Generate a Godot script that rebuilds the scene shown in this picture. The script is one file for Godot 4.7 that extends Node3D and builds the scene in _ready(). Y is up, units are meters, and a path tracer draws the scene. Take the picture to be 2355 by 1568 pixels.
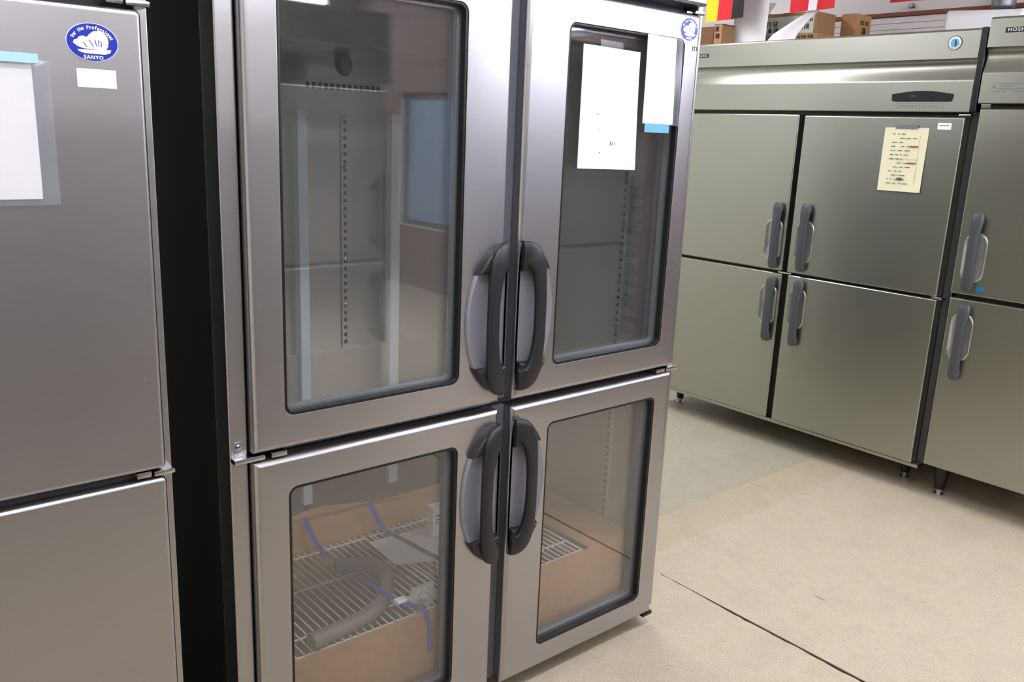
extends Node3D
# A second-hand shop for kitchen refrigerators: a glass-door display fridge between a plain
# steel fridge on its left and a row of tall steel freezers along the wall on its right.

# ---------------------------------------------------------------- mesh helpers
class Bag:
	var p := PackedVector3Array()
	func tri(a: Vector3, b: Vector3, c: Vector3) -> void:
		p.push_back(a); p.push_back(b); p.push_back(c)
	func quad(a: Vector3, b: Vector3, c: Vector3, d: Vector3) -> void:
		tri(a, b, c); tri(a, c, d)
	# turns the closed shape added since `from` so that its faces look outward
	func outward(from: int) -> void:
		if p.size() <= from: return
		var o := p[from]
		var vol := 0.0
		for i in range(from, p.size(), 3):
			vol += (p[i] - o).dot((p[i + 1] - o).cross(p[i + 2] - o))
		if vol < 0.0:
			for i in range(from, p.size(), 3):
				var t := p[i + 1]
				p[i + 1] = p[i + 2]
				p[i + 2] = t
	func box(lo: Vector3, hi: Vector3) -> Bag:
		var s := p.size()
		var c: Array[Vector3] = []
		for i in 8:
			c.append(Vector3(hi.x if i & 1 else lo.x, hi.y if i & 2 else lo.y, hi.z if i & 4 else lo.z))
		for f in [[0, 1, 3, 2], [4, 6, 7, 5], [0, 4, 5, 1], [2, 3, 7, 6], [0, 2, 6, 4], [1, 5, 7, 3]]:
			quad(c[f[0]], c[f[1]], c[f[2]], c[f[3]])
		outward(s)
		return self
	func rbox(lo: Vector3, hi: Vector3, r: float, seg := 2) -> Bag:
		var s := p.size()
		r = minf(r, minf((hi.x - lo.x), minf(hi.y - lo.y, hi.z - lo.z)) * 0.499)
		var ax := []
		for a in 3:
			var l := []
			for k in seg + 1: l.append(lo[a] + r * k / seg)
			for k in seg + 1: l.append(hi[a] - r + r * k / seg)
			ax.append(l)
		var n: int = 2 * seg + 2
		var il := lo + Vector3(r, r, r)
		var ih := hi - Vector3(r, r, r)
		for a in 3:
			var b := (a + 1) % 3
			var c := (a + 2) % 3
			for side in 2:
				var g: Array[Vector3] = []
				for i in n:
					for j in n:
						var q := Vector3.ZERO
						q[a] = hi[a] if side else lo[a]
						q[b] = ax[b][i]
						q[c] = ax[c][j]
						var m := q.clamp(il, ih)
						g.append(m + (q - m).normalized() * r)
				for i in n - 1:
					for j in n - 1:
						if side: quad(g[i * n + j], g[(i + 1) * n + j], g[(i + 1) * n + j + 1], g[i * n + j + 1])
						else: quad(g[i * n + j], g[i * n + j + 1], g[(i + 1) * n + j + 1], g[(i + 1) * n + j])
		outward(s)
		return self
	# a skin over successive closed loops with the same number of points
	func loops(l: Array, wrap := false, caps := true) -> Bag:
		var s := p.size()
		var n: int = l[0].size()
		for k in (l.size() if wrap else l.size() - 1):
			var a: PackedVector3Array = l[k]
			var b: PackedVector3Array = l[(k + 1) % l.size()]
			for i in n:
				var j := (i + 1) % n
				quad(a[i], a[j], b[j], b[i])
		if caps and not wrap:
			for e in [0, l.size() - 1]:
				var a: PackedVector3Array = l[e]
				var m := Vector3.ZERO
				for q in a: m += q
				m /= n
				for i in n:
					if e == 0: tri(m, a[(i + 1) % n], a[i])
					else: tri(m, a[i], a[(i + 1) % n])
		outward(s)
		return self
	# a flat outline (xy) given depth from z0 to z1
	func slab(poly: PackedVector2Array, z0: float, z1: float, bevel := 0.0) -> Bag:
		var s := p.size()
		if Geometry2D.is_polygon_clockwise(poly): poly.reverse()
		var n := poly.size()
		var face := poly
		if bevel > 0.0:
			var ins := Geometry2D.offset_polygon(poly, -bevel)
			if ins.size() == 1: face = ins[0]
			else: bevel = 0.0
		var zt := z1
		if bevel > 0.0 and face.size() != n:
			face = poly
		if bevel > 0.0 and face == poly: bevel = 0.0
		if Geometry2D.is_polygon_clockwise(face): face.reverse()
		var zm := z1 - bevel
		for i in n:
			var a := poly[i]
			var b := poly[(i + 1) % n]
			quad(Vector3(a.x, a.y, z0), Vector3(b.x, b.y, z0), Vector3(b.x, b.y, zm), Vector3(a.x, a.y, zm))
		if bevel > 0.0:
			# match the inset outline to the nearest start
			var off := 0
			var best := 1e9
			for i in n:
				var d := face[i].distance_to(poly[0])
				if d < best:
					best = d
					off = i
			for i in n:
				var a := poly[i]
				var b := poly[(i + 1) % n]
				var c := face[(i + off + 1) % n]
				var d := face[(i + off) % n]
				quad(Vector3(a.x, a.y, zm), Vector3(b.x, b.y, zm), Vector3(c.x, c.y, zt), Vector3(d.x, d.y, zt))
		var t := Geometry2D.triangulate_polygon(face)
		for i in range(0, t.size(), 3):
			tri3(face, t, i, zt, true)
		t = Geometry2D.triangulate_polygon(poly)
		for i in range(0, t.size(), 3):
			tri3(poly, t, i, z0, false)
		return self
	func tri3(poly: PackedVector2Array, t: PackedInt32Array, i: int, z: float, up: bool) -> void:
		var a := poly[t[i]]
		var b := poly[t[i + 1]]
		var c := poly[t[i + 2]]
		var ccw := (b - a).cross(c - a) > 0.0
		if ccw != up:
			var k := b
			b = c
			c = k
		tri(Vector3(a.x, a.y, z), Vector3(b.x, b.y, z), Vector3(c.x, c.y, z))
	# a profile (list of Vector2 radius, height) turned round the y axis at `at`
	func lathe(prof: Array, at: Vector3, n := 20, basis := Basis.IDENTITY) -> Bag:
		var l := []
		for q in prof:
			var ring := PackedVector3Array()
			for i in n:
				var a := TAU * i / n
				ring.push_back(at + basis * Vector3(q.x * cos(a), q.y, q.x * sin(a)))
			l.append(ring)
		return loops(l)
	# a tube along a path; rx across (towards `side`), ry the other way
	func sweep(path: Array, rx: Array, ry: Array, n := 12, side := Vector3.RIGHT, sq := 1.0) -> Bag:
		var l := []
		for i in path.size():
			var d: Vector3 = (path[mini(i + 1, path.size() - 1)] - path[maxi(i - 1, 0)]).normalized()
			var u := (side - d * side.dot(d)).normalized()
			var w := d.cross(u)
			var ring := PackedVector3Array()
			for k in n:
				var a := TAU * k / n
				var c := signf(cos(a)) * pow(absf(cos(a)), sq)
				var s := signf(sin(a)) * pow(absf(sin(a)), sq)
				ring.push_back(path[i] + u * c * rx[mini(i, rx.size() - 1)] + w * s * ry[mini(i, ry.size() - 1)])
			l.append(ring)
		return loops(l)
	func turned(t: Transform3D) -> Bag:
		for i in p.size(): p[i] = t * p[i]
		return self
	func add(b: Bag) -> Bag:
		p.append_array(b.p)
		return self
	func mesh(crease := 40.0) -> ArrayMesh:
		var n := p.size() / 3
		var fn := PackedVector3Array()
		fn.resize(n)
		var at := {}
		for f in n:
			fn[f] = (p[f * 3 + 1] - p[f * 3]).cross(p[f * 3 + 2] - p[f * 3])
			for k in 3:
				var key := Vector3i((p[f * 3 + k] * 20000.0).round())
				if at.has(key): at[key].append(f)
				else: at[key] = [f]
		var lim := cos(deg_to_rad(crease))
		var ov := PackedVector3Array()
		var on := PackedVector3Array()
		var ou := PackedVector2Array()
		for f in n:
			var m := fn[f].normalized()
			if m == Vector3.ZERO: continue
			var an := m.abs()
			for k in [0, 2, 1]:
				var q := p[f * 3 + k]
				var s := Vector3.ZERO
				for g in at[Vector3i((q * 20000.0).round())]:
					if fn[g].normalized().dot(m) > lim: s += fn[g]
				ov.push_back(q)
				on.push_back(s.normalized() if s.length() > 0.0 else m)
				if false: pass
				elif an.z >= an.x and an.z >= an.y: ou.push_back(Vector2(q.y, q.x))
				elif an.x >= an.y: ou.push_back(Vector2(q.y, q.z))
				else: ou.push_back(Vector2(q.z, q.x))
		var a := []
		a.resize(Mesh.ARRAY_MAX)
		a[Mesh.ARRAY_VERTEX] = ov
		a[Mesh.ARRAY_NORMAL] = on
		a[Mesh.ARRAY_TEX_UV] = ou
		var r := ArrayMesh.new()
		r.add_surface_from_arrays(Mesh.PRIMITIVE_TRIANGLES, a)
		return r

func rrect(x0: float, y0: float, x1: float, y1: float, r: float, k := 6) -> PackedVector2Array:
	var o := PackedVector2Array()
	for c in [[x1 - r, y1 - r, 0.0], [x0 + r, y1 - r, 0.5], [x0 + r, y0 + r, 1.0], [x1 - r, y0 + r, 1.5]]:
		for i in k + 1:
			var a: float = (c[2] + 0.5 * i / k) * PI
			o.push_back(Vector2(c[0] + r * cos(a), c[1] + r * sin(a)))
	return o

func at_z(l: PackedVector2Array, z: float) -> PackedVector3Array:
	var o := PackedVector3Array()
	for q in l: o.push_back(Vector3(q.x, q.y, z))
	return o

func oval(c: Vector2, rx: float, ry: float, n := 40) -> PackedVector2Array:
	var o := PackedVector2Array()
	for i in n: o.push_back(c + Vector2(rx * cos(TAU * i / n), ry * sin(TAU * i / n)))
	return o

# an upright frame: outer rectangle, hole, between z0 (back) and z1 (front), with rounded front edges
func ring_frame(o: Rect2, h: Rect2, ro: float, rh: float, z0: float, z1: float, e: float, eh: float) -> Bag:
	var l := []
	l.append(at_z(rrect(o.position.x, o.position.y, o.end.x, o.end.y, ro), z0))
	for k in 4:
		var a := PI / 2 * k / 3
		var i := e * (1 - cos(a))
		l.append(at_z(rrect(o.position.x + i, o.position.y + i, o.end.x - i, o.end.y - i, maxf(ro - i, 0.001)), z1 - e + e * sin(a)))
	for k in 3:
		var a := PI / 2 * k / 2
		var i := eh * (1 - sin(a))
		l.append(at_z(rrect(h.position.x - i, h.position.y - i, h.end.x + i, h.end.y + i, rh + i), z1 - eh + eh * cos(a)))
	l.append(at_z(rrect(h.position.x, h.position.y, h.end.x, h.end.y, rh), z0))
	return Bag.new().loops(l, true)

# ---------------------------------------------------------------- scene helpers
var taken := {}
func numbered(called: String) -> String:
	if not taken.has(called):
		taken[called] = 0
		return called
	taken[called] += 1
	return "%s_%03d" % [called, taken[called]]

func tag(o: Node3D, label: String, category: String, group := "") -> Node3D:
	o.set_meta("label", label)
	o.set_meta("category", category)
	if group != "": o.set_meta("group", group)
	return o

func thing(called: String, label: String, category: String, at := Vector3.ZERO, turn := 0.0, group := "") -> Node3D:
	var o := Node3D.new()
	o.name = numbered(called)
	add_child(o)
	o.position = at
	o.rotation.y = turn
	return tag(o, label, category, group)

func obj(called: String, m: Mesh, mat: Material, parent: Node = self, label := "") -> MeshInstance3D:
	var o := MeshInstance3D.new()
	o.name = numbered(called) if parent == self else called
	o.mesh = m
	o.material_override = mat
	o.cast_shadow = GeometryInstance3D.SHADOW_CASTING_SETTING_ON
	parent.add_child(o, true)
	if label != "": o.set_meta("label", label)
	return o

func struct(called: String, m: Mesh, mat: Material, parent: Node = self) -> MeshInstance3D:
	var o := obj(called, m, mat, parent)
	if parent == self: o.set_meta("kind", "structure")
	return o

func mat(c: Color, rough: float, metal := 0.0, spec := 0.5) -> StandardMaterial3D:
	var m := StandardMaterial3D.new()
	m.albedo_color = c
	m.roughness = rough
	m.metallic = metal
	m.metallic_specular = spec
	return m

func noise(f: float, s: int, oct := 4) -> FastNoiseLite:
	var n := FastNoiseLite.new()
	n.noise_type = FastNoiseLite.TYPE_SIMPLEX_SMOOTH
	n.seed = s
	n.frequency = f
	n.fractal_octaves = oct
	return n

# text as one thin mesh, centred on `c`, drawn in the xy plane facing +z
func text_mesh(t: String, height: float, bold := true, width := 0.0) -> ArrayMesh:
	var f := SystemFont.new()
	f.font_names = PackedStringArray(["Droid Sans"])
	f.font_weight = 700 if bold else 400
	var m := TextMesh.new()
	m.text = t
	m.font = f
	m.font_size = 64
	m.pixel_size = height / 64.0 / 0.72
	m.depth = 0.0006
	m.curve_step = 2.0
	var st := SurfaceTool.new()
	var w := m.get_aabb().size.x
	var sx := width / w if width > 0.0 and w > 0.0 else 1.0
	st.append_from(m, 0, Transform3D(Basis.from_scale(Vector3(sx, 1, 1)), Vector3.ZERO))
	return st.commit()

func letters(called: String, t: String, c: Vector3, height: float, m: Material, parent: Node, width := 0.0, bold := true, turn := Basis.IDENTITY) -> MeshInstance3D:
	var o := obj(called, text_mesh(t, height, bold, width), m, parent)
	o.transform = Transform3D(turn, c)
	return o

func arc_letters(called: String, t: String, c: Vector3, rx: float, ry: float, a0: float, a1: float, height: float, m: Material, parent: Node) -> void:
	var st := SurfaceTool.new()
	var any := false
	for i in t.length():
		if t[i] == " ": continue
		var a := deg_to_rad(lerpf(a0, a1, float(i) / (t.length() - 1)))
		var pos := Vector3(rx * cos(a), ry * sin(a), 0)
		var tan := Vector2(rx * sin(a), -ry * cos(a))
		st.append_from(text_mesh(t[i], height), 0, Transform3D(Basis(Vector3.BACK, tan.angle()), pos))
		any = true
	if any:
		var o := obj(called, st.commit(), m, parent)
		o.position = c

# ---------------------------------------------------------------- materials
var M := {}
func make_materials() -> void:
	var hair := Image.create(256, 256, false, Image.FORMAT_RGB8)
	var hn := noise(0.02, 5, 3)
	for y in 256:
		for x in 256:
			var v := 0.98 + 0.010 * hn.get_noise_2d(x * 14.0, y * 0.6) + 0.008 * hn.get_noise_2d(x * 40.0 + 900, y * 2.0)
			hair.set_pixel(x, y, Color(v, v, v))
	var hair_t := ImageTexture.create_from_image(hair)
	for s in [["steel", Color(0.71, 0.705, 0.71), 0.31], ["steel_dull", Color(0.685, 0.69, 0.65), 0.32], ["steel_inside", Color(0.74, 0.75, 0.74), 0.27]]:
		var m := mat(s[1], s[2], 1.0)
		m.albedo_texture = hair_t
		m.uv1_scale = Vector3(3, 3, 1)
		m.anisotropy_enabled = true
		m.anisotropy = 0.5
		if s[0] == "steel_inside": m.metallic = 0.7
		M[s[0]] = m
	M.galv = mat(Color(0.84, 0.90, 0.94), 0.4)
	M.chrome = mat(Color(0.8, 0.8, 0.82), 0.18, 1.0)
	M.edge = mat(Color(0.80, 0.80, 0.82), 0.28, 1.0)
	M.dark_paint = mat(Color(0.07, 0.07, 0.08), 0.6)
	M.black_plastic = mat(Color(0.055, 0.055, 0.065), 0.35)
	M.grip = mat(Color(0.115, 0.115, 0.13), 0.42)
	M.grip_grey = mat(Color(0.30, 0.31, 0.33), 0.38, 0.25)
	M.pocket = mat(Color(0.56, 0.56, 0.60), 0.34, 0.35)
	M.cup = mat(Color(0.74, 0.74, 0.73), 0.25, 0.75)
	M.gasket = mat(Color(0.05, 0.05, 0.06), 0.4)
	M.seal = mat(Color(0.36, 0.36, 0.40), 0.45)
	M.spacer = mat(Color(0.55, 0.57, 0.60), 0.35, 0.6)
	var g := mat(Color(0.62, 0.68, 0.68, 0.012), 0.02, 0.0, 0.6)
	g.transparency = BaseMaterial3D.TRANSPARENCY_ALPHA
	M.glass = g
	var fg := mat(Color(0.50, 0.62, 0.74, 0.90), 0.4)
	fg.transparency = BaseMaterial3D.TRANSPARENCY_ALPHA
	M.frosted = fg
	var sl := mat(Color(0.85, 0.87, 0.95, 0.06), 0.12, 0.0, 0.6)
	sl.transparency = BaseMaterial3D.TRANSPARENCY_ALPHA
	M.sleeve = sl
	M.label_grey = mat(Color(0.74, 0.77, 0.73), 0.8)
	M.paper = mat(Color(0.93, 0.93, 0.92), 0.75)
	M.paper_cream = mat(Color(0.90, 0.89, 0.76), 0.75)
	M.tape_blue = mat(Color(0.42, 0.68, 0.80), 0.3)
	M.tape_pale = mat(Color(0.66, 0.83, 0.93), 0.3)
	M.tape_grey = mat(Color(0.45, 0.47, 0.50), 0.35)
	M.ink = mat(Color(0.33, 0.33, 0.34), 0.8)
	M.ink_red = mat(Color(0.62, 0.36, 0.30), 0.8)
	M.ink_black = mat(Color(0.05, 0.05, 0.05), 0.7)
	M.blue = mat(Color(0.03, 0.16, 0.66), 0.35)
	M.white = mat(Color(0.94, 0.94, 0.95), 0.4)
	M.label_blue = mat(Color(0.10, 0.42, 0.72), 0.4)
	M.teal = mat(Color(0.35, 0.72, 0.75), 0.4)
	M.wire = mat(Color(0.83, 0.83, 0.82), 0.35)
	M.strap = mat(Color(0.10, 0.22, 0.58), 0.45)
	M.hose = mat(Color(0.42, 0.40, 0.39), 0.5)
	M.bulb = mat(Color(0.42, 0.43, 0.41), 0.07, 0.6, 0.9)
	var bag := mat(Color(0.92, 0.93, 0.95, 0.35), 0.1, 0.0, 0.7)
	bag.transparency = BaseMaterial3D.TRANSPARENCY_ALPHA
	M.bag = bag
	var cb := Image.create(256, 256, false, Image.FORMAT_RGB8)
	var cn := noise(0.03, 11, 4)
	for y in 256:
		for x in 256:
			var v := 1.0 + 0.05 * cn.get_noise_2d(x, y) + 0.03 * cn.get_noise_2d(x * 9.0, y * 0.7)
			cb.set_pixel(x, y, Color(0.72 * v, 0.56 * v, 0.40 * v))
	var cbt := ImageTexture.create_from_image(cb)
	for s in [["carton", Color(0.86, 0.84, 0.82)], ["carton_dark", Color(0.60, 0.52, 0.46)], ["carton_light", Color(1.0, 0.98, 0.95)]]:
		var m := mat(s[1], 0.8)
		m.albedo_texture = cbt
		m.uv1_triplanar = true
		m.uv1_scale = Vector3(3, 3, 3)
		M[s[0]] = m
	M.wall = mat(Color(0.90, 0.89, 0.89), 0.7)
	M.wall_far = mat(Color(0.87, 0.88, 0.85), 0.7)
	M.wall_brown = mat(Color(0.52, 0.43, 0.41), 0.7)
	M.ceiling = mat(Color(0.86, 0.86, 0.85), 0.8)
	M.wood = mat(Color(0.50, 0.25, 0.16), 0.5)
	M.flag_red = mat(Color(0.84, 0.07, 0.12), 0.7)
	M.flag_yellow = mat(Color(0.95, 0.78, 0.06), 0.7)
	M.flag_black = mat(Color(0.03, 0.03, 0.035), 0.7)
	M.flag_white = mat(Color(0.93, 0.92, 0.93), 0.7)
	for k in ["flag_red", "flag_yellow", "flag_white", "paper"]:
		M[k].backlight_enabled = true
		M[k].backlight = Color(0.35, 0.35, 0.35)
	M.plastic_sheet = mat(Color(0.86, 0.86, 0.88), 0.3)
	M.alu_frame = mat(Color(0.55, 0.56, 0.58), 0.4, 0.8)
	# vinyl floor: fine speckle, soft blotches of dirt
	var f := Image.create(1024, 1024, false, Image.FORMAT_RGB8)
	var fine := noise(0.16, 3, 3).get_seamless_image(1024, 1024, false, false, 0.1, true)
	var mid := noise(0.03, 8, 4).get_seamless_image(1024, 1024, false, false, 0.1, true)
	var big := noise(0.006, 21, 4).get_seamless_image(1024, 1024, false, false, 0.1, true)
	for y in 1024:
		for x in 1024:
			var a := fine.get_pixel(x, y).r - 0.5
			var b := mid.get_pixel(x, y).r - 0.5
			var c := big.get_pixel(x, y).r - 0.5
			var v := 1.0 + 0.20 * a + 0.05 * b + 0.07 * c
			var w := clampf((c - 0.12) * 2.0, 0.0, 1.0) * 0.10
			f.set_pixel(x, y, Color(clampf(0.86 * v - w * 0.6, 0, 1), clampf(0.815 * v - w * 0.7, 0, 1), clampf(0.735 * v - w, 0, 1)))
	f.generate_mipmaps()
	var ft := ImageTexture.create_from_image(f)
	for s in [["vinyl", Color(0.865, 0.86, 0.84)], ["vinyl_grey", Color(0.785, 0.805, 0.79)], ["vinyl_yellow", Color(0.84, 0.83, 0.79)]]:
		var m := mat(s[1], 0.48)
		m.albedo_texture = ft
		m.uv1_triplanar = true
		m.uv1_world_triplanar = true
		m.uv1_scale = Vector3(0.8, 0.8, 0.8)
		M[s[0]] = m
	M.seam = mat(Color(0.10, 0.10, 0.09), 0.9)

# ---------------------------------------------------------------- shared fittings
func sheet(w: float, h: float, curl: float, thick := 0.0012, n := 8) -> Bag:
	# a paper sheet hanging from its top edge (y = 0), x from 0 to w, slightly bowed out at the bottom
	var l := []
	for j in n + 1:
		var t := float(j) / n
		var r := PackedVector3Array()
		for i in n + 1:
			var u := float(i) / n
			r.push_back(Vector3(u * w, -t * h, thick + curl * t * t * (0.6 + 0.4 * u) + 0.0012 * sin(u * 5 + t * 4)))
		for i in n + 1:
			var q := r[n - i]
			r.push_back(Vector3(q.x, q.y, q.z - thick))
		l.append(r)
	return Bag.new().loops(l)

func hinge_plate(x0: float, x1: float, y: float, z: float) -> Bag:
	return Bag.new().rbox(Vector3(x0, y, z - 0.03), Vector3(x1, y + 0.008, z), 0.002, 1)

func leg(x: float, z: float, h: float, parent: Node, r := 0.030) -> void:
	var o := obj("leg", Bag.new().lathe([Vector2(r * 1.15, h), Vector2(r * 1.15, h - 0.008), Vector2(r, h - 0.012), Vector2(r * 0.62, 0.03), Vector2(r * 0.62, 0.026)], Vector3(x, 0, z)).mesh(), M.black_plastic, parent)
	obj("leg_foot", Bag.new().lathe([Vector2(0.012, 0.03), Vector2(0.012, 0.008), Vector2(0.02, 0.006), Vector2(0.02, 0.0)], Vector3(x, 0, z), 14).mesh(), M.chrome, o)

# half-oval handle beside the door's free edge: s = +1 on a door to the right of the gap, -1 to the left
func oval_handle(x: float, y: float, s: float, door: Node) -> void:
	var A := 0.107
	var B := 0.172
	# pocket: shallow half dish with a raised rim
	var l := []
	for rowp in [[1.0, 0.0], [0.985, 0.006], [0.96, 0.008], [0.93, 0.007], [0.80, 0.0035], [0.45, 0.0012], [0.05, 0.001]]:
		var r := PackedVector3Array()
		var n := 36
		for i in n + 1:
			var a := -PI / 2 + PI * i / n
			var ex := pow(absf(cos(a)), 0.92)
			r.push_back(Vector3(x + s * (A * rowp[0] * ex), y + B * rowp[0] * sin(a), rowp[1]))
		l.append(r)
	obj("handle_pocket", Bag.new().loops(l).mesh(50), M.pocket, door, "light grey finger pocket")
	# grip: two domed roots at the ends and the bar between them
	var path := []
	var rx := []
	var ry := []
	var n := 40
	for i in n + 1:
		var t := float(i) / n
		var a := PI / 2 - PI * t
		var cx := signf(cos(a)) * pow(absf(cos(a)), 0.62)
		var sy := signf(sin(a)) * pow(absf(sin(a)), 0.80)
		path.append(Vector3(x + s * (0.004 + 0.046 * cx), y + 0.146 * sy, 0.008 + 0.018 * pow(maxf(cos(a), 0.0), 0.5)))
		var e := absf(sin(a))
		rx.append(lerpf(0.0155, 0.029, pow(e, 3.0)))
		ry.append(lerpf(0.0090, 0.013, e))
	var bar := Bag.new()
	var ll := []
	for i in path.size():
		var d: Vector3 = (path[mini(i + 1, n)] - path[maxi(i - 1, 0)]).normalized()
		var w := Vector3.BACK
		w = (w - d * w.dot(d)).normalized()
		var u := d.cross(w)
		var r := PackedVector3Array()
		for k in 16:
			var b := TAU * k / 16
			var q: Vector3 = path[i] + u * rx[i] * signf(cos(b)) * pow(absf(cos(b)), 0.75) + w * ry[i] * signf(sin(b)) * pow(absf(sin(b)), 0.75)
			q.x = maxf(q.x, x + 0.001) if s > 0 else minf(q.x, x - 0.001)
			q.z = maxf(q.z, 0.001)
			r.push_back(q)
		ll.append(r)
	bar.loops(ll)
	# roots follow the pocket's outline above and below the bar
	for e in [1.0, -1.0]:
		var cut := 0.105
		var rows := []
		for rowp in [[1.02, 0.0], [1.015, 0.006], [0.96, 0.0145], [0.88, 0.019], [0.72, 0.021]]:
			var r := PackedVector3Array()
			var a0 := asin(cut / B)
			for i in 15:
				var a: float = lerpf(a0, PI / 2, i / 14.0)
				var c := Vector2(0.03, (cut + B) / 2)
				var q := Vector2(A * pow(maxf(cos(a), 0.0), 0.92), B * sin(a))
				q = c + (q - c) * rowp[0]
				q.x = maxf(q.x, 0.001)
				r.push_back(Vector3(x + s * q.x, y + e * q.y, rowp[1]))
			# straight lower side back along the cut and the door edge
			for q in [Vector2(0.0, (B + cut) * 0.5), Vector2(0.0, cut), Vector2(0.03, cut + 0.004)]:
				var c := Vector2(0.03, (cut + B) / 2)
				var v: Vector2 = c + (q - c) * rowp[0]
				v.x = maxf(v.x, 0.001)
				r.push_back(Vector3(x + s * v.x, y + e * v.y, rowp[1]))
			rows.append(r)
		bar.loops(rows)
	obj("handle_grip", bar.mesh(50), M.grip, door, "dark grey moulded grip")

# upright bar handle over an oval cup: x, y of the middle
func bar_handle(xc: float, x: float, y: float, flip: float, door: Node) -> void:
	var l := []
	for rowp in [[1.0, 0.0], [0.985, 0.004], [0.94, 0.0055], [0.88, 0.0045], [0.7, 0.0018], [0.3, 0.0012]]:
		var r := PackedVector3Array()
		for q in rrect(-0.043, -0.097, 0.043, 0.097, 0.0415, 8): r.push_back(Vector3(xc + q.x * rowp[0], y - 0.02 * flip + q.y * rowp[0], rowp[1]))
		l.append(r)
	obj("handle_cup", Bag.new().loops(l).mesh(50), M.cup, door, "bright oval cup behind the grip")
	var path := []
	var rx := []
	var ry := []
	for i in 21:
		var t := float(i) / 20
		var v := lerpf(0.150, -0.150, t)
		var bow := 0.0115 + 0.0110 * pow(sin(PI * clampf(t, 0.0, 1.0)), 0.7)
		path.append(Vector3(x, y + v, bow))
		var w := 0.0235 if t < 0.12 else lerpf(0.0235, 0.0185, smoothstep(0.12, 0.3, t))
		w = lerpf(w, 0.022, smoothstep(0.7, 0.95, t))
		if i == 0 or i == 20: w *= 0.72
		rx.append(w)
		ry.append(0.009 if i > 0 and i < 20 else 0.007)
	var b := Bag.new().sweep(path, rx, ry, 14, Vector3.RIGHT, 0.7)
	b.rbox(Vector3(x - 0.020, y + 0.112, 0), Vector3(x + 0.020, y + 0.146, 0.018), 0.004, 1)
	b.rbox(Vector3(x - 0.020, y - 0.146, 0), Vector3(x + 0.020, y - 0.112, 0.018), 0.004, 1)
	var o := obj("handle_grip", b.turned(Transform3D.IDENTITY).mesh(50), M.grip_grey, door, "dark grey upright grip")
	o.position.z = 0.0

# oval maker's emblem: blue disc, white dish of food, lettering round the rim
func oval_emblem(c: Vector3, rx: float, ry: float, called: String, label: String, parent: Node) -> void:
	var d := obj(called, Bag.new().slab(oval(Vector2(c.x, c.y), rx, ry), c.z, c.z + 0.0008).mesh(), M.white, parent, label)
	obj("emblem_field", Bag.new().slab(oval(Vector2(c.x, c.y), rx * 0.97, ry * 0.97), c.z + 0.0008, c.z + 0.0012).mesh(), M.blue, d)
	var b := Bag.new()
	var z := c.z + 0.0012
	var mound := PackedVector2Array()
	for q in [[-0.74, -0.10], [-0.70, 0.05], [-0.58, 0.10], [-0.50, 0.24], [-0.36, 0.30], [-0.20, 0.25], [-0.10, 0.42], [0.06, 0.58], [0.26, 0.62], [0.46, 0.52], [0.58, 0.32], [0.62, 0.08], [0.58, -0.20], [0.50, -0.36], [-0.30, -0.36], [-0.55, -0.28]]:
		mound.push_back(Vector2(c.x + q[0] * rx, c.y + q[1] * ry))
	b.slab(mound, z, z + 0.0005)
	var dish := PackedVector2Array()
	for q in [[-0.60, -0.42], [0.70, -0.34], [0.66, -0.50], [0.45, -0.60], [-0.30, -0.60], [-0.52, -0.52]]:
		dish.push_back(Vector2(c.x + q[0] * rx, c.y + q[1] * ry))
	b.slab(dish, z, z + 0.0005)
	obj("emblem_picture", b.mesh(), M.white, d)
	var s := Bag.new()
	for q in [[-0.36, -0.02, -0.22, -0.26], [-0.14, 0.12, 0.02, -0.22], [0.10, 0.14, 0.14, -0.20], [0.22, 0.14, 0.24, -0.22], [0.32, 0.10, 0.34, -0.22]]:
		var a := Vector2(c.x + q[0] * rx, c.y + q[1] * ry)
		var e := Vector2(c.x + q[2] * rx, c.y + q[3] * ry)
		var k := (e - a).orthogonal().normalized() * rx * 0.014
		s.slab(PackedVector2Array([a - k, a + k, e + k, e - k]), z + 0.0005, z + 0.0008)
	obj("emblem_line", s.mesh(), M.blue, d)
	arc_letters("lettering", "For the Professional", c + Vector3(0, 0, 0.0016), rx * 0.78, ry * 0.76, 162, 18, ry * 0.18, M.white, d)
	letters("lettering", "SANYO", c + Vector3(0, -ry * 0.79, 0.0016), ry * 0.19, M.white, d, rx * 0.75)

# rows of small illegible print on a sheet
func print_rows(parent: Node, rows: Array, m: Material, called := "print") -> void:
	var b := Bag.new()
	for r in rows: b.box(Vector3(r[0], r[1], r[4]), Vector3(r[0] + r[2], r[1] + r[3], r[4] + 0.0004))
	obj(called, b.mesh(), m, parent).set_meta("kind", "stuff")

# ---------------------------------------------------------------- build
const LAMP_COLOR := Color(0.985, 0.975, 1.0)
const LAMP_POWER := 2.0
const LAMP_GLOW := 4.0
const SKY_POWER := 14.0
const LAMPS := [[0.1, 1.05], [2.0, 1.05], [-0.1, 3.1], [1.5, 3.1], [3.0, 3.1], [-1.5, 3.1], [-2.4, 1.5], [2.0, -1.7], [0.5, -1.7], [-1.2, -1.7], [0.3, 5.0], [2.2, 5.0]]

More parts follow.
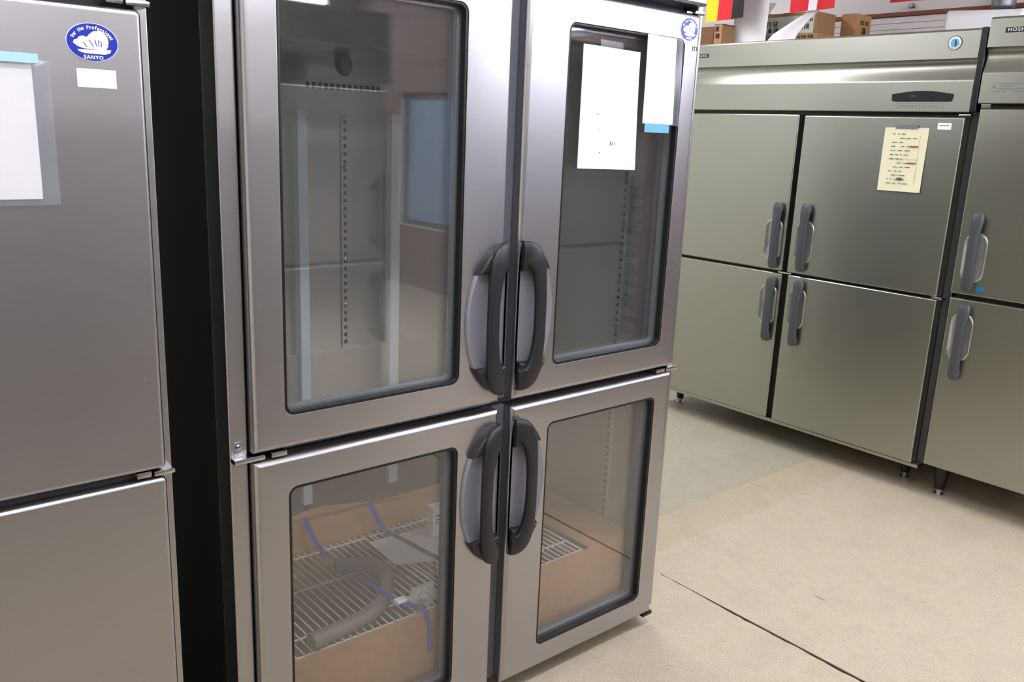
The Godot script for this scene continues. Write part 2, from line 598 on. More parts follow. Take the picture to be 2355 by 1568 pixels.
func _ready() -> void:
	# camera
	var cam := Camera3D.new()
	cam.name = "camera"
	add_child(cam)
	cam.position = Vector3(-0.6252, 1.4122, 1.4464)
	cam.rotation_order = EULER_ORDER_YXZ
	cam.rotation_degrees = Vector3(-13.6225, -40.6203, 2.4284)
	cam.fov = rad_to_deg(2.0 * atan(784.0 / 1973.7))
	cam.near = 0.05
	cam.far = 60.0
	cam.current = true
	# sky and exposure
	var e := Environment.new()
	e.background_mode = Environment.BG_COLOR
	e.background_color = Color(0.92, 0.93, 1.0)
	e.background_energy_multiplier = SKY_POWER
	e.tonemap_mode = Environment.TONE_MAPPER_LINEAR
	e.tonemap_exposure = 1.3
	e.sdfgi_enabled = true
	e.ssao_enabled = true
	e.ssil_enabled = true
	var we := WorldEnvironment.new()
	we.name = "world_environment"
	we.environment = e
	add_child(we)
	make_materials()
	build_room()
	build_display_fridge()
	build_contents()
	build_side_fridge()
	build_wall_row()
	build_papers()
	build_clutter()
	build_opposite_row()

const RX0 := -4.2
const RX1 := 3.76
const RZ0 := -2.9
const RZ1 := 6.0
const RH := 2.75

func wall_with_holes(a0: float, a1: float, holes: Array, y1: float, th: float, put) -> Bag:
	# put(along, y, depth) -> Vector3 ; holes: [a, b, y0, y1] sorted along a
	var b := Bag.new()
	var bx := func(p: float, q: float, y0: float, yy: float):
		var u: Vector3 = put.call(p, y0, 0.0)
		var v: Vector3 = put.call(q, yy, th)
		b.box(u.min(v), u.max(v))
	var at := a0
	for h in holes:
		if h[0] > at: bx.call(at, h[0], 0.0, y1)
		if h[2] > 0.0: bx.call(h[0], h[1], 0.0, h[2])
		if h[3] < y1: bx.call(h[0], h[1], h[3], y1)
		at = h[1]
	if at < a1: bx.call(at, a1, 0.0, y1)
	return b

func window_unit(called: String, h: Array, put, pane: Material = M.glass) -> void:
	var f := Bag.new()
	var bars := [[h[0], h[0] + 0.05, h[2], h[3]], [h[1] - 0.05, h[1], h[2], h[3]], [h[0], h[1], h[2], h[2] + 0.05], [h[0], h[1], h[3] - 0.05, h[3]]]
	var n := int(round((h[1] - h[0]) / 1.4))
	for i in range(1, n):
		var m: float = lerpf(h[0], h[1], float(i) / n)
		bars.append([m - 0.025, m + 0.025, h[2], h[3]])
	for r in bars:
		var u: Vector3 = put.call(r[0], r[2], 0.04)
		var v: Vector3 = put.call(r[1], r[3], 0.09)
		f.box(u.min(v), u.max(v))
	var o := struct(called, f.mesh(), M.alu_frame)
	var u: Vector3 = put.call(h[0] + 0.01, h[2] + 0.01, 0.062)
	var v: Vector3 = put.call(h[1] - 0.01, h[3] - 0.01, 0.066)
	obj("pane", Bag.new().box(u.min(v), u.max(v)).mesh(), pane, o)

func build_room() -> void:
	var fl := struct("floor", Bag.new().box(Vector3(RX0 - 0.2, -0.15, RZ0 - 0.2), Vector3(RX1 + 0.2, -0.0030, RZ1 + 0.2)).mesh(), M.seam)
	# vinyl sheets laid edge to edge; the joint beside the display fridge has opened
	var sheets := [
		[Vector3(RX0, -0.003, RZ0), Vector3(RX1, 0.0, -0.4905), M.vinyl_grey],
		[Vector3(1.4800, -0.003, -0.490), Vector3(RX1, 0.0, -0.30), M.vinyl_yellow],
		[Vector3(1.4800, -0.003, -0.30), Vector3(RX1, 0.0, RZ1), M.vinyl],
		[Vector3(RX0, -0.003, -0.490), Vector3(1.4800, 0.0, -0.195), M.vinyl],
	]
	for s in sheets: obj("vinyl_sheet", Bag.new().box(s[0], s[1]).mesh(), s[2], fl)
	var edge := PackedVector2Array()
	var en := noise(3.0, 4, 3)
	edge.push_back(Vector2(RX0, 0.195)); edge.push_back(Vector2(1.4800, 0.195))
	for i in 121:
		var z := -0.19 + 0.02 * i
		var w: float = 0.0045 + 0.0070 * smoothstep(-0.19, 0.30, z) + 0.0060 * en.get_noise_1d(z * 4.0)
		edge.push_back(Vector2(1.4800 - maxf(w, 0.0008), -z))
	edge.push_back(Vector2(1.4765, -RZ1)); edge.push_back(Vector2(RX0, -RZ1))
	var vs := Bag.new().slab(edge, -0.003, 0.0)
	vs.turned(Transform3D(Basis(Vector3.RIGHT, -PI / 2), Vector3.ZERO))
	obj("vinyl_sheet", vs.mesh(), M.vinyl, fl)
	# scuffs pressed into the vinyl
	var sc := Bag.new()
	for q in [[1.779, 0.185, 1.778, 0.240, 0.0016], [1.782, 0.08, 1.780, 0.14, 0.0006], [1.810, -0.327, 1.820, -0.235, 0.0007], [2.02, 0.42, 2.05, 0.45, 0.0008], [2.45, -0.60, 2.51, -0.59, 0.0010]]:
		var a := Vector2(q[0], q[1])
		var c := Vector2(q[2], q[3])
		var k: Vector2 = (c - a).orthogonal().normalized() * q[4]
		var m := (a + c) / 2 + k * 0.8
		sc.quad(Vector3(a.x, 0.0004, a.y), Vector3(m.x + k.x, 0.0004, m.y + k.y), Vector3(c.x, 0.0004, c.y), Vector3(m.x - k.x, 0.0004, m.y - k.y))
	obj("scuff_mark", sc.mesh(), M.seam, fl).set_meta("kind", "stuff")
	struct("ceiling", Bag.new().box(Vector3(RX0 - 0.2, RH, RZ0 - 0.2), Vector3(RX1 + 0.2, RH + 0.15, RZ1 + 0.2)).mesh(), M.ceiling)
	var right := func(a: float, y: float, d: float) -> Vector3: return Vector3(RX1 + d, y, a)
	var front := func(a: float, y: float, d: float) -> Vector3: return Vector3(a, y, RZ1 + d)
	var hr := [1.3, 4.15, 2.08, 2.66]
	var hf := [-1.6, 3.5, 2.05, 2.66]
	var hs := [4.2, 5.3, 0.55, 1.72]
	struct("wall_right", wall_with_holes(RZ0 - 0.15, RZ1 + 0.15, [hr, hs], RH, 0.15, right).mesh(), M.wall)
	struct("wall_front", wall_with_holes(RX0 - 0.15, RX1, [hf], RH, 0.15, front).mesh(), M.wall_brown)
	struct("wall_back", Bag.new().box(Vector3(RX0 - 0.15, 0, RZ0 - 0.15), Vector3(RX1, RH, RZ0)).mesh(), M.wall_far)
	struct("wall_left", Bag.new().box(Vector3(RX0 - 0.15, 0, RZ0), Vector3(RX0, RH, RZ1)).mesh(), M.wall_far)
	window_unit("window_1", hr, right)
	window_unit("window_2", hs, right, M.frosted)
	window_unit("window_3", hf, front)
	var wp := Bag.new()
	for q in [[1.25, 4.2, 0.0, 2.08], [4.2, 5.3, 0.0, 0.55], [4.2, 5.3, 1.72, RH], [5.3, RZ1, 0.0, RH]]: wp.box(Vector3(RX1 - 0.012, q[2], q[0]), Vector3(RX1, q[3], q[1]))
	obj("wall_panelling", wp.mesh(), M.wall_brown, get_node("wall_right"))
	# timber rail and lining boards on the right wall, above the freezers
	struct("trim_1", Bag.new().rbox(Vector3(RX1 - 0.022, 2.053, RZ0), Vector3(RX1, 2.073, 1.2), 0.003, 1).mesh(), M.wood)
	var w := get_node("wall_right")
	for i in 6:
		obj("lining_board", Bag.new().rbox(Vector3(RX1 - 0.010, 1.873 + i * 0.03, RZ0), Vector3(RX1, 1.901 + i * 0.03, 1.2), 0.001, 1).mesh(), M.wall, w)
	# ceiling lamps: flat fluorescent fittings in three rows
	var em := mat(Color(1, 1, 1), 0.5)
	em.emission_enabled = true
	em.emission = LAMP_COLOR
	em.emission_energy_multiplier = LAMP_GLOW
	for q in LAMPS:
		var t := thing("ceiling_lamp", "long white fluorescent ceiling lamp out of the photo, above the shop floor", "lamp", Vector3(q[0], RH, q[1]), 0.0, "fluorescent ceiling lamps")
		obj("fitting", ring_frame(Rect2(-0.62, -0.17, 1.24, 0.34), Rect2(-0.60, -0.15, 1.20, 0.30), 0.01, 0.005, 0.0, 0.07, 0.004, 0.002).turned(Transform3D(Basis(Vector3.RIGHT, PI / 2), Vector3.ZERO)).mesh(), M.white, t)
		obj("lamp_panel", Bag.new().box(Vector3(-0.60, -0.055, -0.15), Vector3(0.60, -0.045, 0.15)).mesh(), em, t)
		var al := AreaLight3D.new()
		al.name = "lamp_light"
		al.area_size = Vector2(1.18, 0.29)
		al.light_color = LAMP_COLOR
		al.light_energy = LAMP_POWER
		al.shadow_enabled = true
		al.area_range = 14.0
		t.add_child(al)
		al.position = Vector3(0, -0.062, 0)
		al.rotation_degrees = Vector3(-90, 0, 0)

# ---------------------------------------------------------------- the glass-door fridge
func glass_door(root: Node, x0: float, y0: float, x1: float, y1: float, w: Rect2) -> MeshInstance3D:
	var d := obj("glass_door", ring_frame(Rect2(x0, y0, x1 - x0, y1 - y0), w, 0.003, 0.020, -0.055, 0.0, 0.013, 0.0015).mesh(35), M.steel, root)
	var g := w.grow(-0.0005)
	obj("window_gasket", ring_frame(g, w.grow(-0.0065), 0.0195, 0.014, -0.016, -0.0015, 0.001, 0.002).mesh(), M.gasket, d)
	var i := w.grow(-0.001)
	obj("glass_pane", Bag.new().slab(rrect(i.position.x, i.position.y, i.end.x, i.end.y, 0.018), -0.0205, -0.0165).mesh(), M.glass, d)
	obj("pane_spacer", ring_frame(i, w.grow(-0.013), 0.018, 0.008, -0.034, -0.021, 0.0005, 0.001).mesh(), M.spacer, d)
	obj("glass_pane", Bag.new().slab(rrect(i.position.x, i.position.y, i.end.x, i.end.y, 0.018), -0.0385, -0.0345).mesh(), M.glass, d)
	obj("door_liner", ring_frame(Rect2(x0 + 0.02, y0 + 0.02, x1 - x0 - 0.04, y1 - y0 - 0.04), w.grow(-0.004), 0.01, 0.016, -0.0600, -0.0390, 0.001, 0.002).mesh(), M.seal, d)
	return d

func build_display_fridge() -> void:
	var t := thing("display_refrigerator", "tall stainless steel refrigerator with four glass-windowed doors and dark oval grips", "refrigerator", Vector3.ZERO)
	var x0 := -0.0440
	var x1 := 1.230
	var zf := -0.062
	var zb := -0.80
	var c := Bag.new()
	c.rbox(Vector3(x0, 0.055, -0.085), Vector3(-0.0080, 1.95, -0.022), 0.005, 3).rbox(Vector3(1.2080, 0.055, -0.085), Vector3(x1, 1.95, -0.022), 0.005, 3)
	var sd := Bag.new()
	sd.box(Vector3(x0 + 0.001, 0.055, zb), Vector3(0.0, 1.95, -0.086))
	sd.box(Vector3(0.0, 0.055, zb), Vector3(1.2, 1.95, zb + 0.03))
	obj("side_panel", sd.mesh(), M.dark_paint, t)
	obj("side_panel", Bag.new().box(Vector3(1.2, 0.055, zb), Vector3(x1 - 0.001, 1.95, -0.086)).mesh(), M.steel_dull, t)
	c.box(Vector3(0.0, 0.055, zb + 0.03), Vector3(1.2, 0.075, zf)).box(Vector3(0.0, 1.93, zb + 0.03), Vector3(1.2, 1.95, zf))
	obj("cabinet", c.mesh(), M.steel, t)
	var fr := Bag.new()
	fr.box(Vector3(0.0, 0.075, -0.12), Vector3(0.035, 1.70, zf)).box(Vector3(1.166, 0.075, -0.12), Vector3(1.2, 1.70, zf))
	fr.box(Vector3(0.570, 0.078, -0.0652), Vector3(0.640, 1.70, zf)).box(Vector3(0.035, 0.768, -0.12), Vector3(0.570, 0.826, zf)).box(Vector3(0.640, 0.768, -0.12), Vector3(1.165, 0.826, zf))
	fr.box(Vector3(0.0, 1.70, -0.12), Vector3(1.2, 1.93, zf))
	obj("front_frame", fr.mesh(), M.seal, t)
	# lining: back, sides, floor, ceiling
	var li := Bag.new()
	li.box(Vector3(0.03, 0.077, -0.77), Vector3(1.17, 1.68, -0.73))
	li.rbox(Vector3(0.04, 0.077, -0.735), Vector3(1.16, 0.781, -0.714), 0.003, 2)
	li.box(Vector3(0.0, 0.077, -0.73), Vector3(0.03, 1.68, -0.12)).box(Vector3(1.17, 0.077, -0.73), Vector3(1.2, 1.68, -0.12))
	li.box(Vector3(0.036, 0.0752, -0.77), Vector3(1.164, 0.0772, -0.064)).box(Vector3(0.0, 1.67, -0.77), Vector3(1.2, 1.70, -0.12))
	obj("inner_lining", li.mesh(), M.steel_inside, t)
	var ev := Bag.new()
	var prof := PackedVector2Array([Vector2(0.73, 1.59), Vector2(0.46, 1.592), Vector2(0.43, 1.60), Vector2(0.30, 1.655), Vector2(0.26, 1.67), Vector2(0.73, 1.67)])
	ev.slab(prof, 0.035, 1.165)
	ev.turned(Transform3D(Basis(Vector3(0, 0, -1), Vector3(0, 1, 0), Vector3(1, 0, 0)), Vector3.ZERO))
	obj("cooler_cover", ev.mesh(), M.steel_inside, t)
	var vb := Bag.new()
	for i in 13:
		var x := 0.486 + i * 0.0182
		vb.slab(rrect(x - 0.0045, 1.505, x + 0.0055, 1.5225, 0.004, 3), -0.731, -0.7288)
	obj("air_vent", vb.mesh(), M.ink_black, t)
	var lamp := obj("interior_lamp", Bag.new().lathe([Vector2(0.0, -0.072), Vector2(0.010, -0.070), Vector2(0.0185, -0.060), Vector2(0.0225, -0.046), Vector2(0.021, -0.030), Vector2(0.015, -0.014), Vector2(0.0135, 0.0)], Vector3.ZERO, 20, Basis(Vector3.BACK, 0.22)).mesh(), M.bulb, t, "unlit glass bulb")
	lamp.position = Vector3(0.512, 1.606, -0.60)
	obj("lamp_socket", Bag.new().lathe([Vector2(0.020, 0.0), Vector2(0.020, 0.03), Vector2(0.026, 0.034)], Vector3(0, -0.012, 0), 16, Basis(Vector3.BACK, 0.22)).mesh(), M.black_plastic, lamp)
	# ducts and shelf standards
	for x in [[0.441, 0.470], [0.732, 0.764]]:
		var b := Bag.new()
		b.rbox(Vector3(x[0], 0.325, -0.735), Vector3(x[1], 1.4495, -0.700), 0.003, 1)
		obj("shelf_post", b.mesh(), M.galv, t)
	shelf_standard(t, Vector3(0.594, 0, -0.7285), 0.265, 1.448, 0.0, [1.437, 1.30, 1.17, 1.04, 0.907, 0.77, 0.637, 0.50])
	shelf_standard(t, Vector3(1.1685, 0, -0.186), 0.265, 1.448, -PI / 2, [1.30, 1.16, 1.02, 0.88, 0.74, 0.60])
	# printed instruction labels on the right inner side
	for y in [[1.09, 1.285], [0.875, 1.075]]:
		var s := obj("instruction_label", Bag.new().box(Vector3(1.1690, y[0], -0.176), Vector3(1.1705, y[1], -0.092)).mesh(), M.spacer, t, "pale printed instruction label inside")
		var pr := Bag.new()
		for k in 5:
			var yy: float = y[1] - 0.022 - k * 0.033
			pr.box(Vector3(1.1684, yy - 0.009, -0.164), Vector3(1.1692, yy, -0.154))
			pr.box(Vector3(1.1684, yy - 0.004, -0.148), Vector3(1.1692, yy - 0.001, -0.104))
			pr.box(Vector3(1.1684, yy - 0.011, -0.148), Vector3(1.1692, yy - 0.008, -0.115))
		obj("print", pr.mesh(), M.ink, s).set_meta("kind", "stuff")
	# doors
	var ul := glass_door(t, -0.006, 0.8068, 0.587, 1.7167, Rect2(0.058, 0.8725, 0.409, 0.7860))
	var ur := glass_door(t, 0.6245, 0.8068, 1.2, 1.7167, Rect2(0.745, 0.8740, 0.3955, 0.7800))
	var ll := glass_door(t, -0.006, 0.0517, 0.587, 0.790, Rect2(0.062, 0.1180, 0.4075, 0.6085))
	var lr := glass_door(t, 0.6245, 0.0517, 1.2, 0.790, Rect2(0.741, 0.1155, 0.3970, 0.6140))
	oval_handle(0.587, 1.007, -1, ul)
	oval_handle(0.6245, 1.007, 1, ur)
	oval_handle(0.587, 0.587, -1, ll)
	oval_handle(0.6245, 0.589, 1, lr)
	# dark magnetic seal that fills the gap between the doors
	var ga := Bag.new()
	ga.box(Vector3(0.5875, 0.06, -0.062), Vector3(0.624, 0.79, -0.030)).box(Vector3(0.5875, 0.807, -0.062), Vector3(0.624, 1.716, -0.030))
	obj("door_seal", ga.mesh(), M.seal, t)
	obj("door_seal", Bag.new().box(Vector3(0.004, 0.791, -0.062), Vector3(1.196, 0.806, -0.040)).mesh(), M.black_plastic, t)
	# machine cover above the doors
	obj("top_panel", Bag.new().rbox(Vector3(-0.008, 1.738, -0.062), Vector3(1.212, 1.948, 0.004), 0.008, 2).mesh(), M.steel, t)
	# hinges
	var h := Bag.new()
	h.rbox(Vector3(-0.042, 0.793, -0.050), Vector3(0.018, 0.803, -0.004), 0.002, 1)
	h.rbox(Vector3(0.030, 0.7935, -0.040), Vector3(0.062, 0.8035, -0.003), 0.001, 1)
	h.rbox(Vector3(-0.036, 0.803, -0.026), Vector3(-0.020, 0.832, -0.0205), 0.001, 1)
	h.lathe([Vector2(0, 0.006), Vector2(0.004, 0.005), Vector2(0.006, 0.0)], Vector3(-0.028, 0.822, -0.0205), 10, Basis(Vector3.RIGHT, PI / 2))
	obj("hinge", h.mesh(), M.chrome, t)
	h = Bag.new()
	h.rbox(Vector3(1.182, 0.793, -0.060), Vector3(1.232, 0.803, -0.004), 0.002, 1)
	h.rbox(Vector3(1.140, 0.7935, -0.040), Vector3(1.174, 0.8035, -0.003), 0.001, 1)
	obj("hinge", h.mesh(), M.chrome, t)
	h = Bag.new()
	h.rbox(Vector3(1.175, 1.718, -0.060), Vector3(1.212, 1.726, -0.003), 0.002, 1)
	h.rbox(Vector3(1.150, 1.7175, -0.060), Vector3(1.172, 1.723, -0.010), 0.001, 1)
	obj("hinge", h.mesh(), M.chrome, t)
	h = Bag.new()
	h.rbox(Vector3(1.172, 0.040, -0.062), Vector3(1.212, 0.0505, -0.004), 0.002, 1)
	obj("hinge", h.mesh(), M.black_plastic, t)
	for q in [[0.06, -0.14], [1.047, -0.088], [0.06, -0.72], [1.14, -0.72]]: leg(q[0], q[1], 0.056, t, 0.024)
	oval_emblem(Vector3(1.1505, 1.6790, 0.0002), 0.0335, 0.0270, "emblem", "oval blue and white maker's emblem", ur)
	var tiny := Bag.new()
	for q in [[-0.009, -0.005, 0.002, 0.010], [0.007, -0.005, 0.002, 0.010], [-0.001, -0.005, 0.002, 0.010], [-0.005, 0.003, 0.010, 0.0015], [-0.009, -0.0055, 0.005, 0.0015], [0.004, -0.0055, 0.005, 0.0015]]:
		tiny.box(Vector3(1.178 + q[0], 1.636 + q[1], 0), Vector3(1.178 + q[0] + q[2], 1.636 + q[1] + q[3], 0.0006))
	obj("printed_mark", tiny.mesh(), M.ink, ur)

func shelf_standard(t: Node, at: Vector3, y0: float, y1: float, turn: float, screws: Array) -> void:
	var bs := Basis(Vector3.UP, turn)
	var tr := Transform3D(bs, at)
	var o := obj("shelf_standard", Bag.new().rbox(Vector3(-0.0105, y0, -0.002), Vector3(0.0105, y1, 0.004), 0.0015, 1).turned(tr).mesh(), M.steel_inside, t, "slotted shelf standard")
	var sl := Bag.new()
	var y := y0 + 0.012
	while y < y1 - 0.01:
		sl.box(Vector3(-0.004, y, 0.0036), Vector3(0.005, y + 0.010, 0.0044))
		y += 0.0215
	obj("slot", sl.turned(tr).mesh(), M.ink_black, o)
	for q in screws:
		obj("screw", Bag.new().lathe([Vector2(0.0062, 0.0), Vector2(0.0055, 0.002), Vector2(0.002, 0.0032), Vector2(0.0, 0.0034)], Vector3(0, q, 0.004), 10, Basis(Vector3.RIGHT, PI / 2)).turned(tr).mesh(), M.chrome, o)

func build_contents() -> void:
	# open carton lying on the floor of the fridge, its rear flap standing
	var z0 := -0.513
	var z1 := -0.066
	var b := thing("cardboard_tray", "long brown cardboard tray on the floor inside the glass-door fridge", "box", Vector3(0.6, 0.078, -0.29))
	var o := Vector3(0.6, 0.078, -0.29)
	var sh := func(m: Bag) -> Mesh: return m.turned(Transform3D(Basis.IDENTITY, -o)).mesh()
	obj("tray_bottom", sh.call(Bag.new().box(Vector3(0.042, 0.078, z0), Vector3(1.158, 0.083, z1))), M.carton, b)
	obj("tray_wall", sh.call(Bag.new().rbox(Vector3(0.042, 0.078, z1 - 0.005), Vector3(1.158, 0.294, z1), 0.002, 1)), M.carton, b)
	obj("tray_wall", sh.call(Bag.new().rbox(Vector3(0.042, 0.078, z0), Vector3(1.158, 0.293, z0 + 0.005), 0.002, 1)), M.carton, b)
	obj("tray_wall", sh.call(Bag.new().box(Vector3(0.042, 0.083, z0 + 0.005), Vector3(0.047, 0.292, z1 - 0.005))), M.carton, b)
	obj("tray_wall", sh.call(Bag.new().box(Vector3(1.153, 0.083, z0 + 0.005), Vector3(1.158, 0.292, z1 - 0.005))), M.carton, b)
	obj("tray_flap", sh.call(Bag.new().box(Vector3(0.985, 0.2945, z0 + 0.006), Vector3(1.158, 0.298, z1 - 0.001))), M.carton, b)
	# standing rear flap, wavy
	var l := []
	for j in 5:
		var t := j / 4.0
		var r := PackedVector3Array()
		for side in 2:
			for i in 25:
				var u := i / 24.0
				if side: u = 1 - u
				var x := lerpf(0.05, 1.15, u)
				var top := 0.372 + 0.02 * sin(u * 7.0) - 0.02 * u + 0.008 * sin(u * 23.0)
				var zz: float = z0 - 0.006 - 0.02 * t + 0.008 * sin(u * 9.0 + 1.0) * (0.3 + t)
				r.push_back(Vector3(x, lerpf(0.287, top, t), zz - 0.004 * side))
		l.append(r)
	obj("tray_flap", sh.call(Bag.new().loops(l)), M.carton, b)
	# two wire shelves side by side, laid flat in the tray
	var wz := Bag.new().sweep([Vector3(0, 0, -0.212), Vector3(0, 0, 0.212)], [0.0019], [0.0019], 6, Vector3.RIGHT).mesh(60)
	for k in 2:
		var r := thing("wire_shelf", ["white wire shelf lying in the cardboard tray behind the lower left window", "white wire shelf lying in the cardboard tray behind the lower right window"][k], "wire shelf", Vector3([0.302, 0.757][k], 0.2905, -0.290), 0.0, "white wire shelves in the tray")
		for i in 23:
			obj("wire", wz, M.wire, r).position = Vector3(-0.212 + i * 0.424 / 22, 0, 0)
		for z in [-0.200, -0.045, 0.143, 0.208]:
			obj("cross_wire", Bag.new().sweep([Vector3(-0.222, -0.005, z), Vector3(0.222, -0.005, z)], [0.003], [0.003], 8, Vector3.UP).mesh(60), M.wire, r)
		obj("rim_wire", Bag.new().sweep([Vector3(-0.219, -0.005, -0.21), Vector3(-0.219, -0.005, 0.21)], [0.003], [0.003], 8, Vector3.UP).sweep([Vector3(0.219, -0.005, -0.21), Vector3(0.219, -0.005, 0.21)], [0.003], [0.003], 8, Vector3.UP).mesh(60), M.wire, r)
		obj("support", Bag.new().box(Vector3(-0.21, -0.2070, -0.2), Vector3(-0.17, -0.0085, 0.2)).box(Vector3(0.17, -0.2070, -0.2), Vector3(0.21, -0.0085, 0.2)).mesh(), M.carton_dark, r)
	# packing straps
	var pa := [Vector3(0.3480, 0.3850, -0.5150), Vector3(0.3490, 0.3500, -0.4700), Vector3(0.3420, 0.3365, -0.4090), Vector3(0.3563, 0.3362, -0.2543), Vector3(0.3620, 0.3350, -0.1350), Vector3(0.3860, 0.3200, -0.0980), Vector3(0.4278, 0.3005, -0.0774), Vector3(0.4354, 0.2962, -0.0640), Vector3(0.4460, 0.2550, -0.0622), Vector3(0.4500, 0.1840, -0.0622)]
	var s := obj("packing_strap", strap(pa), M.strap)
	tag(s, "blue plastic packing strap across the tray, passing the small clear bag", "strap", "blue packing straps")
	pa = [Vector3(0.5490, 0.3792, -0.5136), Vector3(0.5729, 0.3143, -0.4907), Vector3(0.5824, 0.2986, -0.4735), Vector3(0.6097, 0.2981, -0.2425), Vector3(0.6275, 0.2995, -0.0900), Vector3(0.6282, 0.2985, -0.0740)]
	s = obj("packing_strap", strap(pa), M.strap)
	tag(s, "blue plastic packing strap over the white sheet behind the door gap", "strap", "blue packing straps")
	# drain hose
	var cv := Curve3D.new()
	for q in [[0.1480, 0.3120, -0.0870], [0.2850, 0.3124, -0.1030], [0.3534, 0.3124, -0.1346], [0.3992, 0.3143, -0.1843], [0.4354, 0.3143, -0.2444], [0.4364, 0.3134, -0.2921], [0.4059, 0.3124, -0.3303], [0.3534, 0.3115, -0.3542]]:
		cv.add_point(Vector3(q[0], q[1], q[2]))
	for i in cv.point_count:
		var d := (cv.get_point_position(mini(i + 1, cv.point_count - 1)) - cv.get_point_position(maxi(i - 1, 0))) / 6.0
		cv.set_point_in(i, -d)
		cv.set_point_out(i, d)
	var path := []
	for q in cv.tessellate_even_length(4, 0.015): path.append(q)
	tag(obj("drain_hose", Bag.new().sweep(path, [0.0185], [0.0185], 14, Vector3.UP).mesh(60), M.hose), "grey bent hose lying on the wire shelf", "hose")
	# clear bag of screws
	var bn := noise(18.0, 9, 2)
	var bg := Bag.new()
	bg.lathe([Vector2(0.0, 0.0), Vector2(0.8, 0.0), Vector2(1.0, 0.25), Vector2(0.9, 0.6), Vector2(0.6, 0.85), Vector2(0.25, 1.0), Vector2(0.0, 1.0)], Vector3.ZERO, 22)
	for i in bg.p.size():
		var q := bg.p[i]
		var k := 1.0 + 0.55 * bn.get_noise_3d(q.x * 0.08, q.y * 0.08, q.z * 0.08)
		bg.p[i] = Vector3(q.x * 0.042 * k, q.y * 0.032 * k, q.z * 0.030 * k)
	var bgo := thing("plastic_bag", "small crumpled clear plastic bag beside the blue strap", "bag", Vector3(0.4612, 0.2945, -0.1117))
	obj("bag_film", bg.mesh(25), M.bag, bgo)
	for q in [[-0.010, 0.006, 0.004, 0.4], [0.012, 0.006, -0.006, 1.3], [0.004, 0.013, 0.006, 2.2], [-0.004, 0.012, -0.008, 0.1]]:
		var sd := Bag.new().sweep([Vector3(-0.011, 0, 0), Vector3(0.006, 0, 0), Vector3(0.0065, 0, 0), Vector3(0.010, 0, 0)], [0.0025, 0.0025, 0.005, 0.004], [0.0025, 0.0025, 0.005, 0.004], 8, Vector3.UP)
		obj("screw", sd.turned(Transform3D(Basis(Vector3.UP, q[3]), Vector3(q[0], q[1], q[2]))).mesh(), M.chrome, bgo)
	tag(obj("strap_buckle", Bag.new().rbox(Vector3(-0.014, 0, -0.010), Vector3(0.014, 0.009, 0.010), 0.003, 2).mesh(), M.white), "white plastic buckle on the blue strap", "buckle").position = Vector3(0.3860, 0.3207, -0.0980)
	# white foam sheet and small carton
	var fs := PackedVector2Array([Vector2(0.5080, 0.4448), Vector2(0.7352, 0.4353), Vector2(0.7352, 0.1346), Vector2(0.6015, 0.1490), Vector2(0.5557, 0.1871), Vector2(0.5987, 0.2539), Vector2(0.5824, 0.2635), Vector2(0.4994, 0.2969)])
	tag(obj("foam_sheet", Bag.new().slab(fs, 0, 0.0025).turned(Transform3D(Basis(Vector3.RIGHT, -PI / 2), Vector3(0, 0.2932, 0))).mesh(), M.paper), "white foam sheet on the wire shelves under a blue strap", "sheet")
	var wb := thing("small_carton", "small white upright carton standing on the foam sheet", "box", Vector3(0.6941, 0.2969, -0.3809), -0.2)
	obj("carton_body", Bag.new().rbox(Vector3(-0.025, 0, -0.02), Vector3(0.025, 0.085, 0.02), 0.002, 1).mesh(), M.white, wb)
	print_rows(wb, [[-0.016, 0.062, 0.032, 0.004, 0.0201], [-0.016, 0.050, 0.026, 0.003, 0.0201], [-0.016, 0.040, 0.030, 0.003, 0.0201]], M.ink)

func strap(pa: Array) -> ArrayMesh:
	return Bag.new().sweep(pa, [0.0075], [0.0006], 8, Vector3.RIGHT, 0.4).mesh(30)

